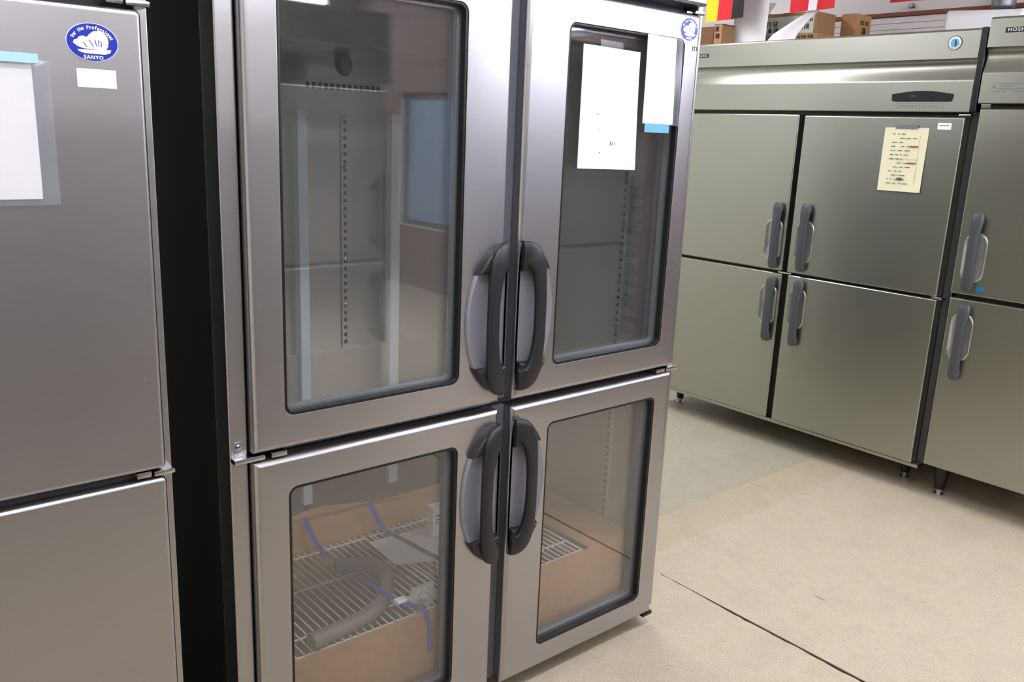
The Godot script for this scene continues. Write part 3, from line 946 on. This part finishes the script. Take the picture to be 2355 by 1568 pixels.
# ---------------------------------------------------------------- the plain fridge at the left
func build_side_fridge(label := "tall plain stainless steel refrigerator at the left, with a blue oval emblem", at := Vector3.ZERO, turn := 0.0, bare := false) -> Node3D:
	var t := thing("upright_refrigerator", label, "refrigerator", at, turn)
	var x1 := -0.136
	var x0 := -0.81
	var c := Bag.new()
	c.rbox(Vector3(x0, 0.07, -0.085), Vector3(x1, 1.90, -0.062), 0.003, 1)
	obj("cabinet", c.mesh(), M.steel, t)
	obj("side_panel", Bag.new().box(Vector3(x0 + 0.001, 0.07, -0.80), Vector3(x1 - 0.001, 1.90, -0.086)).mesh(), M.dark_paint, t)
	var up := obj("door", Bag.new().rbox(Vector3(x0 + 0.029, 0.8195, -0.055), Vector3(-0.1645, 1.572, 0.0), 0.009, 3).mesh(), M.steel, t)
	var lo := obj("door", Bag.new().rbox(Vector3(x0 + 0.029, 0.070, -0.055), Vector3(-0.1645, 0.803, 0.0), 0.009, 3).mesh(), M.steel, t)
	obj("door_seal", Bag.new().box(Vector3(x0 + 0.03, 0.803, -0.062), Vector3(-0.166, 0.8195, -0.030)).mesh(), M.black_plastic, t)
	obj("door_seal", Bag.new().box(Vector3(x0 + 0.03, 1.572, -0.062), Vector3(-0.166, 1.598, -0.030)).mesh(), M.black_plastic, t)
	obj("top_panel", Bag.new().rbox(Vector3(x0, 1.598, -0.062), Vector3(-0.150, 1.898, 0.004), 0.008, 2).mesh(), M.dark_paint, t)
	for y in [0.807, 1.577]:
		var h := Bag.new()
		h.rbox(Vector3(-0.186, y, -0.060), Vector3(-0.150, y + 0.009, -0.002), 0.002, 1)
		h.rbox(Vector3(-0.214, y + 0.001, -0.050), Vector3(-0.190, y + 0.011, -0.003), 0.001, 1)
		obj("hinge", h.mesh(), M.chrome, t)
	oval_handle(x0 + 0.029, 1.03, 1, up)
	oval_handle(x0 + 0.029, 0.60, 1, lo)
	for q in [[x0 + 0.06, -0.12], [x1 - 0.06, -0.12], [x0 + 0.06, -0.74], [x1 - 0.06, -0.74]]: leg(q[0], q[1], 0.072, t, 0.026)
	if not bare:
		oval_emblem(Vector3(-0.2382, 1.5180, 0.0002), 0.0368, 0.0275, "emblem", "oval blue and white maker's emblem", up)
		obj("sticker", Bag.new().box(Vector3(-0.2630, 1.4525, 0), Vector3(-0.2074, 1.4795, 0.0008)).mesh(), M.white, up, "small blank white sticker")
	return t

# ---------------------------------------------------------------- tall freezers along the right wall
func groove_panel(x0: float, x1: float, y0: float, y1: float, g0: float, g1: float) -> Bag:
	# cover whose face dips into a long hollow between heights g1 (top) and g0 (bottom)
	var pr := PackedVector2Array()
	pr.push_back(Vector2(-0.06, y0)); pr.push_back(Vector2(0.0, y0)); pr.push_back(Vector2(0.002, y0 + 0.003))
	pr.push_back(Vector2(0.002, g0 - 0.004))
	for i in 17:
		var u := 1.0 - i / 16.0
		pr.push_back(Vector2(0.002 - 0.019 * sin(PI * pow(u, 0.62)), lerpf(g0, g1, 1.0 - u)))
	pr.push_back(Vector2(0.002, y1 - 0.008)); pr.push_back(Vector2(-0.002, y1 - 0.002)); pr.push_back(Vector2(-0.006, y1)); pr.push_back(Vector2(-0.06, y1))
	var b := Bag.new().slab(pr, x0, x1)
	# profile x is depth, extruded along z: turn so that extrusion runs along x
	return b.turned(Transform3D(Basis(Vector3(0, 0, 1), Vector3(0, 1, 0), Vector3(1, 0, 0)), Vector3.ZERO))

func build_wall_row() -> void:
	var XC := 2.8711
	# --- four-door freezer, 1.46 wide; its own x = 0 is at world z = -0.73
	var t := thing("four_door_freezer", "wide stainless steel freezer with four plain doors and cream notice taped on", "freezer", Vector3(XC, 0, -0.73), -PI / 2)
	var X := func(z: float) -> float: return z + 0.73
	obj("cabinet", Bag.new().rbox(Vector3(X.call(-1.46), 0.133, -0.82), Vector3(X.call(0.0), 1.862, -0.058), 0.003, 1).mesh(), M.steel_dull, t)
	var d := []
	for q in [[-1.430, 0.8435, -0.7420, 1.5430], [-0.7165, 0.8435, -0.0335, 1.5400], [-1.430, 0.1350, -0.7380, 0.8320], [-0.7080, 0.1350, -0.0300, 0.8320]]:
		d.append(obj("door", Bag.new().rbox(Vector3(X.call(q[0]), q[1], -0.05), Vector3(X.call(q[2]), q[3], 0.0), 0.006, 3).mesh(), M.steel_dull, t))
	obj("door_seal", Bag.new().box(Vector3(X.call(-0.7415), 0.14, -0.058), Vector3(X.call(-0.717), 1.54, -0.03)).mesh(), M.black_plastic, t)
	obj("door_seal", Bag.new().box(Vector3(X.call(-1.428), 0.8325, -0.058), Vector3(X.call(-0.036), 0.843, -0.035)).mesh(), M.black_plastic, t)
	obj("door_seal", Bag.new().box(Vector3(X.call(-1.428), 1.5435, -0.058), Vector3(X.call(-0.036), 1.559, -0.035)).mesh(), M.black_plastic, t)
	obj("side_trim", Bag.new().box(Vector3(X.call(-0.028), 0.14, -0.058), Vector3(X.call(-0.004), 1.555, -0.052)).mesh(), M.grip_grey, t)
	bar_handle(X.call(-0.805), X.call(-0.787), 1.004, 1, d[0])
	bar_handle(X.call(-0.645), X.call(-0.645), 1.008, 1, d[1])
	bar_handle(X.call(-0.797), X.call(-0.782), 0.660, -1, d[2])
	bar_handle(X.call(-0.645), X.call(-0.638), 0.664, -1, d[3])
	var tp := obj("top_panel", groove_panel(X.call(-1.46), X.call(-0.0215), 1.5595, 1.864, 1.676, 1.757).mesh(30), M.steel_dull, t)
	obj("end_cap", Bag.new().rbox(Vector3(X.call(-0.0210), 1.56, -0.058), Vector3(X.call(0.001), 1.866, 0.004), 0.004, 2).mesh(), M.black_plastic, t)
	# display window, badge, round emblem
	var dp := PackedVector2Array()
	for i in 21:
		var u := i / 20.0
		dp.push_back(Vector2(X.call(-0.331 + 0.242 * u), 1.6265 + 0.0125 * sin(PI * u)))
	dp.append_array(PackedVector2Array([Vector2(X.call(-0.0875), 1.617), Vector2(X.call(-0.0915), 1.601), Vector2(X.call(-0.099), 1.5985), Vector2(X.call(-0.320), 1.5985), Vector2(X.call(-0.3290), 1.602)]))
	var disp := obj("display_window", Bag.new().slab(dp, 0.001, 0.005).mesh(), M.black_plastic, t, "dark display window")
	print_rows(disp, [[X.call(-0.255), 1.6175, 0.022, 0.004, 0.005]], M.ink)
	var ol := Bag.new()
	for q in [[-0.305, 1.5735, 0.185, 0.0012], [-0.305, 1.5890, 0.185, 0.0012], [-0.305, 1.5735, 0.0012, 0.0165], [-0.214, 1.5735, 0.0012, 0.0165], [-0.121, 1.5735, 0.0012, 0.0165], [-0.295, 1.580, 0.070, 0.003], [-0.205, 1.580, 0.075, 0.003]]:
		ol.box(Vector3(X.call(q[0]), q[1], 0.0018), Vector3(X.call(q[0]) + q[2], q[1] + q[3], 0.0026))
	obj("printed_mark", ol.mesh(), M.tape_grey, t)
	var bd := obj("badge", Bag.new().rbox(Vector3(X.call(-1.385), 1.8015, 0.001), Vector3(X.call(-1.2665), 1.8190, 0.004), 0.001, 1).mesh(), M.dark_paint, t)
	letters("lettering", "HOSHIZAKI", Vector3(X.call(-1.3255), 1.8105, 0.0044), 0.010, M.edge, bd, 0.104)
	var em := obj("emblem", Bag.new().slab(oval(Vector2(X.call(-0.1125), 1.8135), 0.0262, 0.0262, 32), 0.0015, 0.0035).mesh(), M.ink_black, t, "small round emblem with a teal picture")
	obj("emblem_ring", Bag.new().slab(oval(Vector2(X.call(-0.1125), 1.8135), 0.0238, 0.0238, 32), 0.0035, 0.0040).mesh(), M.white, em)
	obj("emblem_field", Bag.new().slab(oval(Vector2(X.call(-0.1125), 1.8135), 0.0165, 0.0165, 32), 0.0040, 0.0044).mesh(), M.teal, em)
	var pg := PackedVector2Array()
	for q in [[0.0, 0.7], [0.16, 0.55], [0.18, 0.3], [0.3, 0.0], [0.28, -0.5], [0.35, -0.75], [-0.1, -0.75], [-0.12, -0.3], [-0.05, 0.1], [-0.28, -0.1], [-0.08, 0.35], [-0.22, 0.5]]:
		pg.push_back(Vector2(X.call(-0.1105) + q[0] * 0.0165, 1.8135 + q[1] * 0.0165))
	obj("emblem_picture", Bag.new().slab(pg, 0.0044, 0.0048).mesh(), M.blue, em)
	var gr := Bag.new()
	for i in 9:
		var a := deg_to_rad(200 + i * 17.5)
		var o := Vector2(X.call(-0.1125) + cos(a) * 0.020, 1.8135 + sin(a) * 0.020)
		gr.slab(oval(o, 0.0018, 0.0018, 8), 0.0040, 0.0043)
	obj("emblem_dots", gr.mesh(), M.ink, em)
	obj("sticker", Bag.new().slab(rrect(X.call(-0.1310), 1.4930, X.call(-0.0790), 1.5185, 0.002, 2), 0.0, 0.0010).mesh(), M.white, d[1], "small white sticker")
	print_rows(d[1], [[X.call(-0.1240), 1.5070, 0.036, 0.0025, 0.0010]], M.ink)
	var h := Bag.new()
	h.rbox(Vector3(X.call(-0.055), 0.8335, -0.055), Vector3(X.call(-0.012), 0.8420, -0.003), 0.002, 1)
	obj("hinge", h.mesh(), M.chrome, t)
	h = Bag.new()
	h.rbox(Vector3(X.call(-0.060), 1.5440, -0.055), Vector3(X.call(-0.014), 1.5520, -0.003), 0.002, 1)
	obj("hinge", h.mesh(), M.chrome, t)
	h = Bag.new()
	h.rbox(Vector3(X.call(-0.760), 0.8345, -0.05), Vector3(X.call(-0.690), 0.8415, 0.001), 0.001, 1)
	obj("latch_plate", h.mesh(), M.chrome, t)
	h = Bag.new()
	h.rbox(Vector3(X.call(-1.455), 0.118, -0.055), Vector3(X.call(-0.003), 0.134, -0.006), 0.003, 1)
	obj("bottom_rail", h.mesh(), M.steel_dull, t)
	for q in [[-1.400, -0.19], [-0.123, -0.178], [-1.38, -0.74], [-0.10, -0.74]]: leg(X.call(q[0]), q[1], 0.134, t)
	# --- next cabinet in the row
	var u := thing("tall_freezer", "stainless steel freezer at the right edge, two stacked doors, glossy hollow in its top panel", "freezer", Vector3(XC, 0, 0.33), -PI / 2)
	var Y := func(z: float) -> float: return z - 0.33
	obj("cabinet", Bag.new().rbox(Vector3(Y.call(0.018), 0.148, -0.82), Vector3(Y.call(0.642), 1.898, -0.058), 0.003, 1).mesh(), M.steel_dull, u)
	var du := obj("door", Bag.new().rbox(Vector3(Y.call(0.0155), 0.8700, -0.05), Vector3(Y.call(0.640), 1.5730, 0.0), 0.006, 3).mesh(), M.steel_dull, u)
	var dl := obj("door", Bag.new().rbox(Vector3(Y.call(0.0185), 0.1500, -0.05), Vector3(Y.call(0.640), 0.8530, 0.0), 0.006, 3).mesh(), M.steel_dull, u)
	obj("door_seal", Bag.new().box(Vector3(Y.call(0.022), 0.853, -0.058), Vector3(Y.call(0.636), 0.870, -0.035)).mesh(), M.black_plastic, u)
	obj("door_seal", Bag.new().box(Vector3(Y.call(0.040), 1.5732, -0.058), Vector3(Y.call(0.636), 1.5915, -0.035)).mesh(), M.black_plastic, u)
	obj("hinge", Bag.new().rbox(Vector3(Y.call(0.016), 1.5745, -0.055), Vector3(Y.call(0.050), 1.590, -0.006), 0.001, 1).mesh(), M.chrome, u)
	bar_handle(Y.call(0.084), Y.call(0.080), 1.036, 1, du)
	bar_handle(Y.call(0.081), Y.call(0.086), 0.682, -1, dl)
	obj("top_panel", groove_panel(Y.call(0.006), Y.call(0.642), 1.5920, 1.8990, 1.702, 1.793).mesh(30), M.steel_dull, u)
	var be := obj("badge", Bag.new().rbox(Vector3(Y.call(0.0620), 1.8410, 0.001), Vector3(Y.call(0.1960), 1.8590, 0.004), 0.001, 1).mesh(), M.dark_paint, u)
	letters("lettering", "HOSHIZAKI", Vector3(Y.call(0.1290), 1.8503, 0.0044), 0.0115, M.edge, be, 0.118)
	var tx := Bag.new()
	for q in [[0.046, 1.647, 0.016, 0.012], [0.050, 1.662, 0.006, 0.006], [0.040, 1.640, 0.004, 0.006]]:
		tx.slab(PackedVector2Array([Vector2(Y.call(q[0]), q[1]), Vector2(Y.call(q[0]) + q[2], q[1]), Vector2(Y.call(q[0]) + q[2] / 2, q[1] + q[3])]), 0.002, 0.0026)
	for q in [[0.072, 1.660, 0.08, 0.004], [0.072, 1.652, 0.06, 0.004], [0.072, 1.642, 0.09, 0.004], [0.050, 1.632, 0.05, 0.004], [0.115, 1.634, 0.04, 0.004], [0.19, 1.652, 0.1, 0.004], [0.19, 1.642, 0.08, 0.004]]:
		tx.box(Vector3(Y.call(q[0]), q[1], 0.0018), Vector3(Y.call(q[0]) + q[2], q[1] + q[3], 0.0026))
	obj("printed_notice", tx.mesh(), M.tape_grey, u)
	obj("sticker", Bag.new().slab(oval(Vector2(Y.call(0.1250), 0.9000), 0.0155, 0.0088, 24), 0.0, 0.001).mesh(), M.label_blue, du, "small oval blue sticker")
	for q in [[0.0575, -0.110], [0.585, -0.110], [0.08, -0.74], [0.585, -0.74]]: leg(Y.call(q[0]), q[1], 0.150, u, 0.033)

# ---------------------------------------------------------------- papers
func build_papers() -> void:
	# price sheet taped to the upper right glass door
	var a := thing("price_sheet", "white price sheet taped in the middle of the upper right glass door", "notice", Vector3(0.788, 1.612, 0.0008), 0.0, "white sheets on the glass door")
	a.rotation.z = -0.012
	obj("sheet", sheet(0.190, 0.273, 0.010).mesh(50), M.paper, a)
	obj("tape", Bag.new().rbox(Vector3(0.050, -0.006, 0.0036), Vector3(0.125, 0.014, 0.0044), 0.0002, 1).mesh(), M.sleeve, a)
	print_rows(a, [[0.048, -0.150, 0.010, 0.002, 0.0068], [0.060, -0.185, 0.003, 0.002, 0.0088], [0.098, -0.217, 0.004, 0.009, 0.0100], [0.106, -0.217, 0.002, 0.009, 0.0102], [0.112, -0.217, 0.002, 0.009, 0.0102], [0.062, -0.237, 0.004, 0.003, 0.0110]], M.tape_grey)
	var b := thing("price_sheet", "white sheet in a clear sleeve at the right of the glass door, blue tape below", "notice", Vector3(0.9990, 1.6530, 0.0008), 0.0, "white sheets on the glass door")
	obj("sheet", sheet(0.108, 0.205, 0.006).mesh(50), M.paper, b)
	obj("plastic_sleeve", sheet(0.130, 0.208, 0.009, 0.0008).turned(Transform3D(Basis.IDENTITY, Vector3(-0.001, 0.0005, 0.003))).mesh(50), M.sleeve, b)
	obj("tape", Bag.new().rbox(Vector3(0.001, -0.2260, 0.0096), Vector3(0.092, -0.2050, 0.0106), 0.0003, 1).mesh(), M.tape_blue, b, "strip of pale blue tape")
	# sheet in a clear sleeve on the plain fridge at the left
	var c := thing("sleeved_notice", "white notice in a clear plastic sleeve taped to the left fridge door", "notice", Vector3(-0.520, 1.4850, 0.0014))
	obj("sheet", sheet(0.1965, 0.1980, 0.0015).mesh(50), M.paper, c)
	var sl := Bag.new()
	var rows := []
	var nn := noise(9.0, 2, 2)
	for j in 13:
		var tt := j / 12.0
		var r := PackedVector3Array()
		for i in 19:
			var uu := i / 18.0
			r.push_back(Vector3(-0.003 + 0.2225 * uu, 0.001 - 0.2075 * tt, 0.0060 + 0.0035 * nn.get_noise_2d(uu * 0.6, tt * 0.9) * smoothstep(0.7, 1.0, uu) + 0.0015 * tt))
		for i in 19:
			var q := r[18 - i]
			r.push_back(q - Vector3(0, 0, 0.0006))
		rows.append(r)
	obj("plastic_sleeve", sl.loops(rows).mesh(30), M.sleeve, c)
	obj("tape", Bag.new().rbox(Vector3(0.02, -0.004, 0.0070), Vector3(0.2045, 0.0095, 0.0078), 0.0003, 1).mesh(), M.tape_pale, c, "strip of pale blue tape")
	# cream notice on the four-door freezer
	var d := thing("cream_notice", "cream printed notice taped on the upper right door of the four-door freezer", "notice", Vector3(2.8690, 1.4965, -0.3395), -PI / 2)
	d.rotation.z = 0.005
	obj("sheet", sheet(0.178, 0.252, 0.004).mesh(50), M.paper_cream, d)
	obj("tape", Bag.new().rbox(Vector3(0.045, -0.004, 0.0040), Vector3(0.135, 0.0115, 0.0048), 0.0003, 1).mesh(), M.tape_grey, d, "grey tape")
	var rng := RandomNumberGenerator.new()
	rng.seed = 77
	var pr := []
	var red := []
	for k in 13:
		var y := -0.026 - k * 0.0163
		var zz := 0.0034 + 0.0042 * (y / 0.252) ** 2
		var x := 0.036
		for m in 4:
			var wd := rng.randf_range(0.006, 0.022)
			if rng.randf() < 0.72: pr.append([x, y, wd, 0.0026, zz])
			x += wd + rng.randf_range(0.004, 0.012)
		if k in [3, 7]: red.append([0.112, y - 0.001, 0.034, 0.006, zz + 0.0002])
	pr.append([0.150, -0.215, 0.0008, 0.185, 0.0070])
	pr.append([0.030, -0.125, 0.120, 0.0008, 0.0048])
	pr.append([0.078, -0.207, 0.022, 0.010, 0.0072])
	print_rows(d, pr, M.ink)
	print_rows(d, red, M.ink_red)

# ---------------------------------------------------------------- boxes, flags and oddments above the freezers
func carton(called: String, label: String, lo: Vector3, hi: Vector3, m: Material, group := "") -> Node3D:
	var c := Vector3((lo.x + hi.x) / 2, lo.y, (lo.z + hi.z) / 2)
	var t := thing(called, label, "box", c, 0.0, group)
	obj("carton_body", Bag.new().rbox(lo - c, hi - c, 0.004, 1).mesh(), m, t)
	obj("packing_tape", Bag.new().box(Vector3(lo.x - c.x, hi.y - c.y, -0.03), Vector3(hi.x - c.x, hi.y - c.y + 0.0006, 0.03)).mesh(), M.carton_dark, t)
	return t

# letters on a carton face that looks along -x: at = world middle
func side_print(t: Node3D, s: String, at: Vector3, h: float, w: float) -> void:
	letters("lettering", s, at - t.position, h, M.ink_black, t, w, true, Basis(Vector3.UP, -PI / 2))

func strokes(t: Node3D, at: Vector3, sz: float, list: Array, turn := -PI / 2) -> void:
	var b := Bag.new()
	for q in list:
		var a := Vector2(q[0], q[1]) * sz
		var c := Vector2(q[2], q[3]) * sz
		var k := (c - a).orthogonal().normalized() * sz * 0.055
		b.slab(PackedVector2Array([a - k, a + k, c + k, c - k]), 0, 0.0008)
	b.turned(Transform3D(Basis(Vector3.UP, turn), at - t.position))
	obj("lettering", b.mesh(), M.ink_black, t)

func build_clutter() -> void:
	var top := 1.8645
	var g := "cartons on top of the four-door freezer"
	var k1 := [[-0.4, 0.45, 0.4, 0.45], [0, 0.5, 0, 0.05], [-0.45, 0.22, 0.45, 0.22], [-0.4, 0.02, 0.4, 0.02], [-0.1, 0.0, -0.4, -0.45], [0.05, 0.0, 0.42, -0.45], [-0.3, -0.2, 0.3, -0.2], [-0.02, -0.05, -0.02, -0.45]]
	var k2 := [[-0.4, 0.4, -0.1, 0.4], [-0.28, 0.5, -0.28, -0.5], [-0.28, 0.1, -0.45, -0.25], [0.02, 0.42, 0.45, 0.42], [0.02, 0.42, 0.02, -0.45], [0.45, 0.42, 0.45, -0.45], [0.1, 0.12, 0.38, 0.12], [0.1, -0.18, 0.38, -0.18], [0.24, 0.3, 0.24, -0.4]]
	# upper layer
	var a := carton("cardboard_box", "large brown carton with white printed label H19, behind the white streamer", Vector3(3.20, 1.915, -1.222), Vector3(3.375, 2.027, -0.921), M.carton, g)
	obj("paper_label", Bag.new().box(Vector3(3.1992, 1.9300, -1.2130) - a.position, Vector3(3.2002, 2.0110, -0.9300) - a.position).mesh(), M.label_grey, a)
	side_print(a, "H19 SR", Vector3(3.1988, 1.9780, -1.1660), 0.026, 0.082)
	side_print(a, "A", Vector3(3.1988, 1.9930, -0.9440), 0.026, 0.018)
	strokes(a, Vector3(3.1988, 1.9480, -1.1650), 0.026, k1)
	strokes(a, Vector3(3.1988, 1.9480, -1.1320), 0.026, k2)
	strokes(a, Vector3(3.1988, 1.9600, -0.9960), 0.026, k1)
	strokes(a, Vector3(3.1988, 1.9600, -0.9660), 0.026, k2)
	# lower layer, mostly behind the freezer's top edge
	var b := carton("cardboard_box", "brown carton just peeping over the freezer top, below the labelled carton", Vector3(3.10, top, -1.16), Vector3(3.42, 1.913, -0.84), M.carton, g)
	side_print(b, "H19 SR", Vector3(3.0990, 1.8985, -0.905), 0.018, 0.085)
	var c := carton("cardboard_box", "small tan carton with black print, rightmost of the cartons on the freezer", Vector3(3.43, top, -0.925), Vector3(3.56, 2.035, -0.8395), M.carton_light, g)
	letters("lettering", "KO ZR", Vector3(3.4950, 1.9960, -0.8390) - c.position, 0.020, M.ink_black, c, 0.075)
	strokes(c, Vector3(3.4950, 1.9580, -0.8390), 0.036, k2, 0.0)
	var e := carton("cardboard_box", "narrow brown carton between the white hanging banner and the labelled carton", Vector3(3.26, top, -1.330), Vector3(3.45, 2.043, -1.228), M.carton_dark, g)
	e.rotation.y = 0.0
	carton("cardboard_box", "brown carton leftmost on the freezer, beside the glass-door fridge's top corner", Vector3(2.95, top, -1.445), Vector3(3.05, 1.951, -1.313), M.carton_dark, g)
	var lf := carton("cardboard_box", "brown carton under the striped flag, second from the left on the freezer", Vector3(2.95, top, -1.311), Vector3(3.05, 1.962, -1.264), M.carton, g)
	strokes(lf, Vector3(2.9488, 1.9400, -1.2930), 0.024, k1)
	strokes(lf, Vector3(2.9488, 1.9080, -1.2900), 0.024, k2)
	# white plastic-wrapped panel lying at the freezer's right end
	var pn := noise(5.0, 6, 3)
	var pb := Bag.new().rbox(Vector3(-0.13, 0, -0.16), Vector3(0.13, 0.118, 0.16), 0.02, 5)
	for i in pb.p.size():
		var q := pb.p[i]
		pb.p[i] = q + Vector3(0, maxf(q.y, 0.0) * (0.35 * pn.get_noise_2d(q.x * 1.0, q.z * 1.5)), 0)
	tag(obj("wrapped_bundle", pb.mesh(45), M.plastic_sheet), "white plastic-wrapped bundle on the freezer's right end", "bundle").position = Vector3(3.44, top, -0.215)
	# striped flags on a cord
	var f := thing("flag", "black, red and yellow striped flag hanging above the far freezer end", "flag", Vector3(2.97, 1.9830, -1.275), -PI / 2, "flags hanging above the freezer")
	flag_strips(f, 0.215, 0.34, [[0.0, 0.34, "flag_yellow"], [0.34, 0.665, "flag_red"], [0.665, 1.0, "flag_black"]], 0.014)
	var f2 := thing("flag", "red flag with one white stripe hanging above the labelled carton", "flag", Vector3(2.97, 1.9920, -0.8065), -PI / 2, "flags hanging above the freezer")
	flag_strips(f2, 0.216, 0.34, [[0.0, 0.43, "flag_red"], [0.43, 0.60, "flag_white"], [0.60, 1.0, "flag_red"]], 0.008)
	var f3 := thing("flag", "red flag at the top edge, only its lower hem showing above the timber rail", "flag", Vector3(3.20, 2.0335, -0.468), -PI / 2, "flags hanging above the freezer")
	flag_strips(f3, 0.20, 0.32, [[0.0, 1.0, "flag_red"]], 0.0)
	var cord := obj("hanging_string", Bag.new().sweep([Vector3(2.985, 2.40, RZ0), Vector3(2.985, 2.345, -1.6), Vector3(2.985, 2.335, -1.0), Vector3(2.985, 2.36, -0.3), Vector3(2.985, 2.42, 0.9), Vector3(2.985, 2.52, 3.0), Vector3(2.985, 2.70, RZ1)], [0.003], [0.003], 6, Vector3.RIGHT).mesh(60), M.white)
	tag(cord, "thin white cord strung under the ceiling carrying the flags", "string")
	# white paper banners
	var bn := thing("hanging_banner", "white upright paper banner behind the striped flag", "banner", Vector3(3.06, 1.8645, -1.195), -PI / 2)
	obj("banner_sheet", hang([[0.0, -0.080, 0.100], [0.15, -0.084, 0.103], [0.30, -0.080, 0.106], [0.60, -0.076, 0.110]]).mesh(60), M.flag_white, bn)
	var st := thing("paper_streamer", "white slanting paper streamer hanging down from the red flag's white stripe", "streamer", Vector3(2.985, 1.8645, -0.96), -PI / 2)
	obj("streamer_sheet", hang([[0.0, -0.080, 0.066], [0.04, -0.040, 0.086], [0.09, 0.060, 0.130], [0.125, 0.130, 0.175], [0.16, 0.145, 0.182], [0.50, 0.140, 0.186]]).mesh(60), M.flag_white, st)
	# pale cone-shaped holder, wall knob, spot lamp
	tag(obj("cone_holder", Bag.new().lathe([Vector2(0.005, 0.0), Vector2(0.007, 0.018), Vector2(0.030, 0.058), Vector2(0.032, 0.062), Vector2(0.0, 0.060)], Vector3.ZERO, 18).mesh(), M.white), "small white cone-shaped holder standing on the narrow carton", "holder").position = Vector3(3.355, 2.0435, -1.290)
	obj("wall_hook", Bag.new().lathe([Vector2(0.0, 0.034), Vector2(0.012, 0.032), Vector2(0.014, 0.022), Vector2(0.006, 0.016), Vector2(0.006, 0.004), Vector2(0.010, 0.0)], Vector3.ZERO, 14, Basis(Vector3.BACK, PI / 2)).mesh(), M.alu_frame, get_node("wall_right"), "small grey metal knob").position = Vector3(RX1, 2.0990, -0.7400)
	var sp := thing("wall_lamp", "short grey cylindrical lamp on the white wall at top right", "lamp", Vector3(3.66, 2.046, -0.2790))
	obj("lamp_body", Bag.new().lathe([Vector2(0.0, 0.16), Vector2(0.046, 0.158), Vector2(0.050, 0.15), Vector2(0.050, 0.010), Vector2(0.046, 0.0), Vector2(0.042, 0.003), Vector2(0.040, 0.03), Vector2(0.0, 0.032)], Vector3.ZERO, 28).mesh(), M.alu_frame, sp)
	obj("lamp_arm", Bag.new().sweep([Vector3(0.045, 0.10, 0), Vector3(0.10, 0.10, 0)], [0.012], [0.012], 10, Vector3.UP).mesh(), M.alu_frame, sp)

# sheet hanging in the xy plane: rows of [height, left, right]
func hang(rows: Array) -> Bag:
	var l := []
	for q in rows:
		var r := PackedVector3Array()
		for i in 7:
			var u := i / 6.0
			r.push_back(Vector3(lerpf(q[1], q[2], u), q[0], 0.006 * sin(u * 4.0 + q[0] * 9.0)))
		for i in 7:
			r.push_back(r[6 - i] - Vector3(0, 0, 0.0012))
		l.append(r)
	return Bag.new().loops(l)

func flag_strips(t: Node3D, w: float, h: float, parts: Array, skew: float) -> void:
	for q in parts:
		var l := []
		for j in 9:
			var v := j / 8.0
			var r := PackedVector3Array()
			var n := 9
			for i in n:
				var u: float = lerpf(q[0], q[1], i / (n - 1.0))
				r.push_back(Vector3((u - 0.5) * w, h * v + skew * (u - 0.5) * (1 - v), 0.010 * sin(u * 6.0 + v * 2.0)))
			for i in n:
				r.push_back(r[n - 1 - i] - Vector3(0, 0, 0.001))
			l.append(r)
		obj("flag_stripe", Bag.new().loops(l).mesh(60), M[q[2]], t)

# cabinets across the aisle, seen only as reflections in the glass and steel
func build_opposite_row() -> void:
	var first := build_side_fridge("plain steel refrigerator across the aisle behind the camera, first from the left end", Vector3(-1.39, 0, 1.92), PI, true)
	first.set_meta("group", "refrigerators across the aisle")
	var back := first.duplicate()
	back.name = numbered("upright_refrigerator")
	add_child(back)
	back.position = Vector3(0.39, 0, -1.62)
	back.set_meta("label", "plain steel refrigerator hidden behind the glass-door fridge, back to back with it")
	back.remove_meta("group")
	var which := ["second", "third", "fourth", "last"]
	for i in 4:
		var c := first.duplicate()
		c.name = numbered("upright_refrigerator")
		add_child(c)
		c.position = Vector3([-0.68, 0.02, 0.72, 2.42][i], 0, 1.92)
		c.set_meta("label", "plain steel refrigerator across the aisle behind the camera, %s from the left end" % which[i])
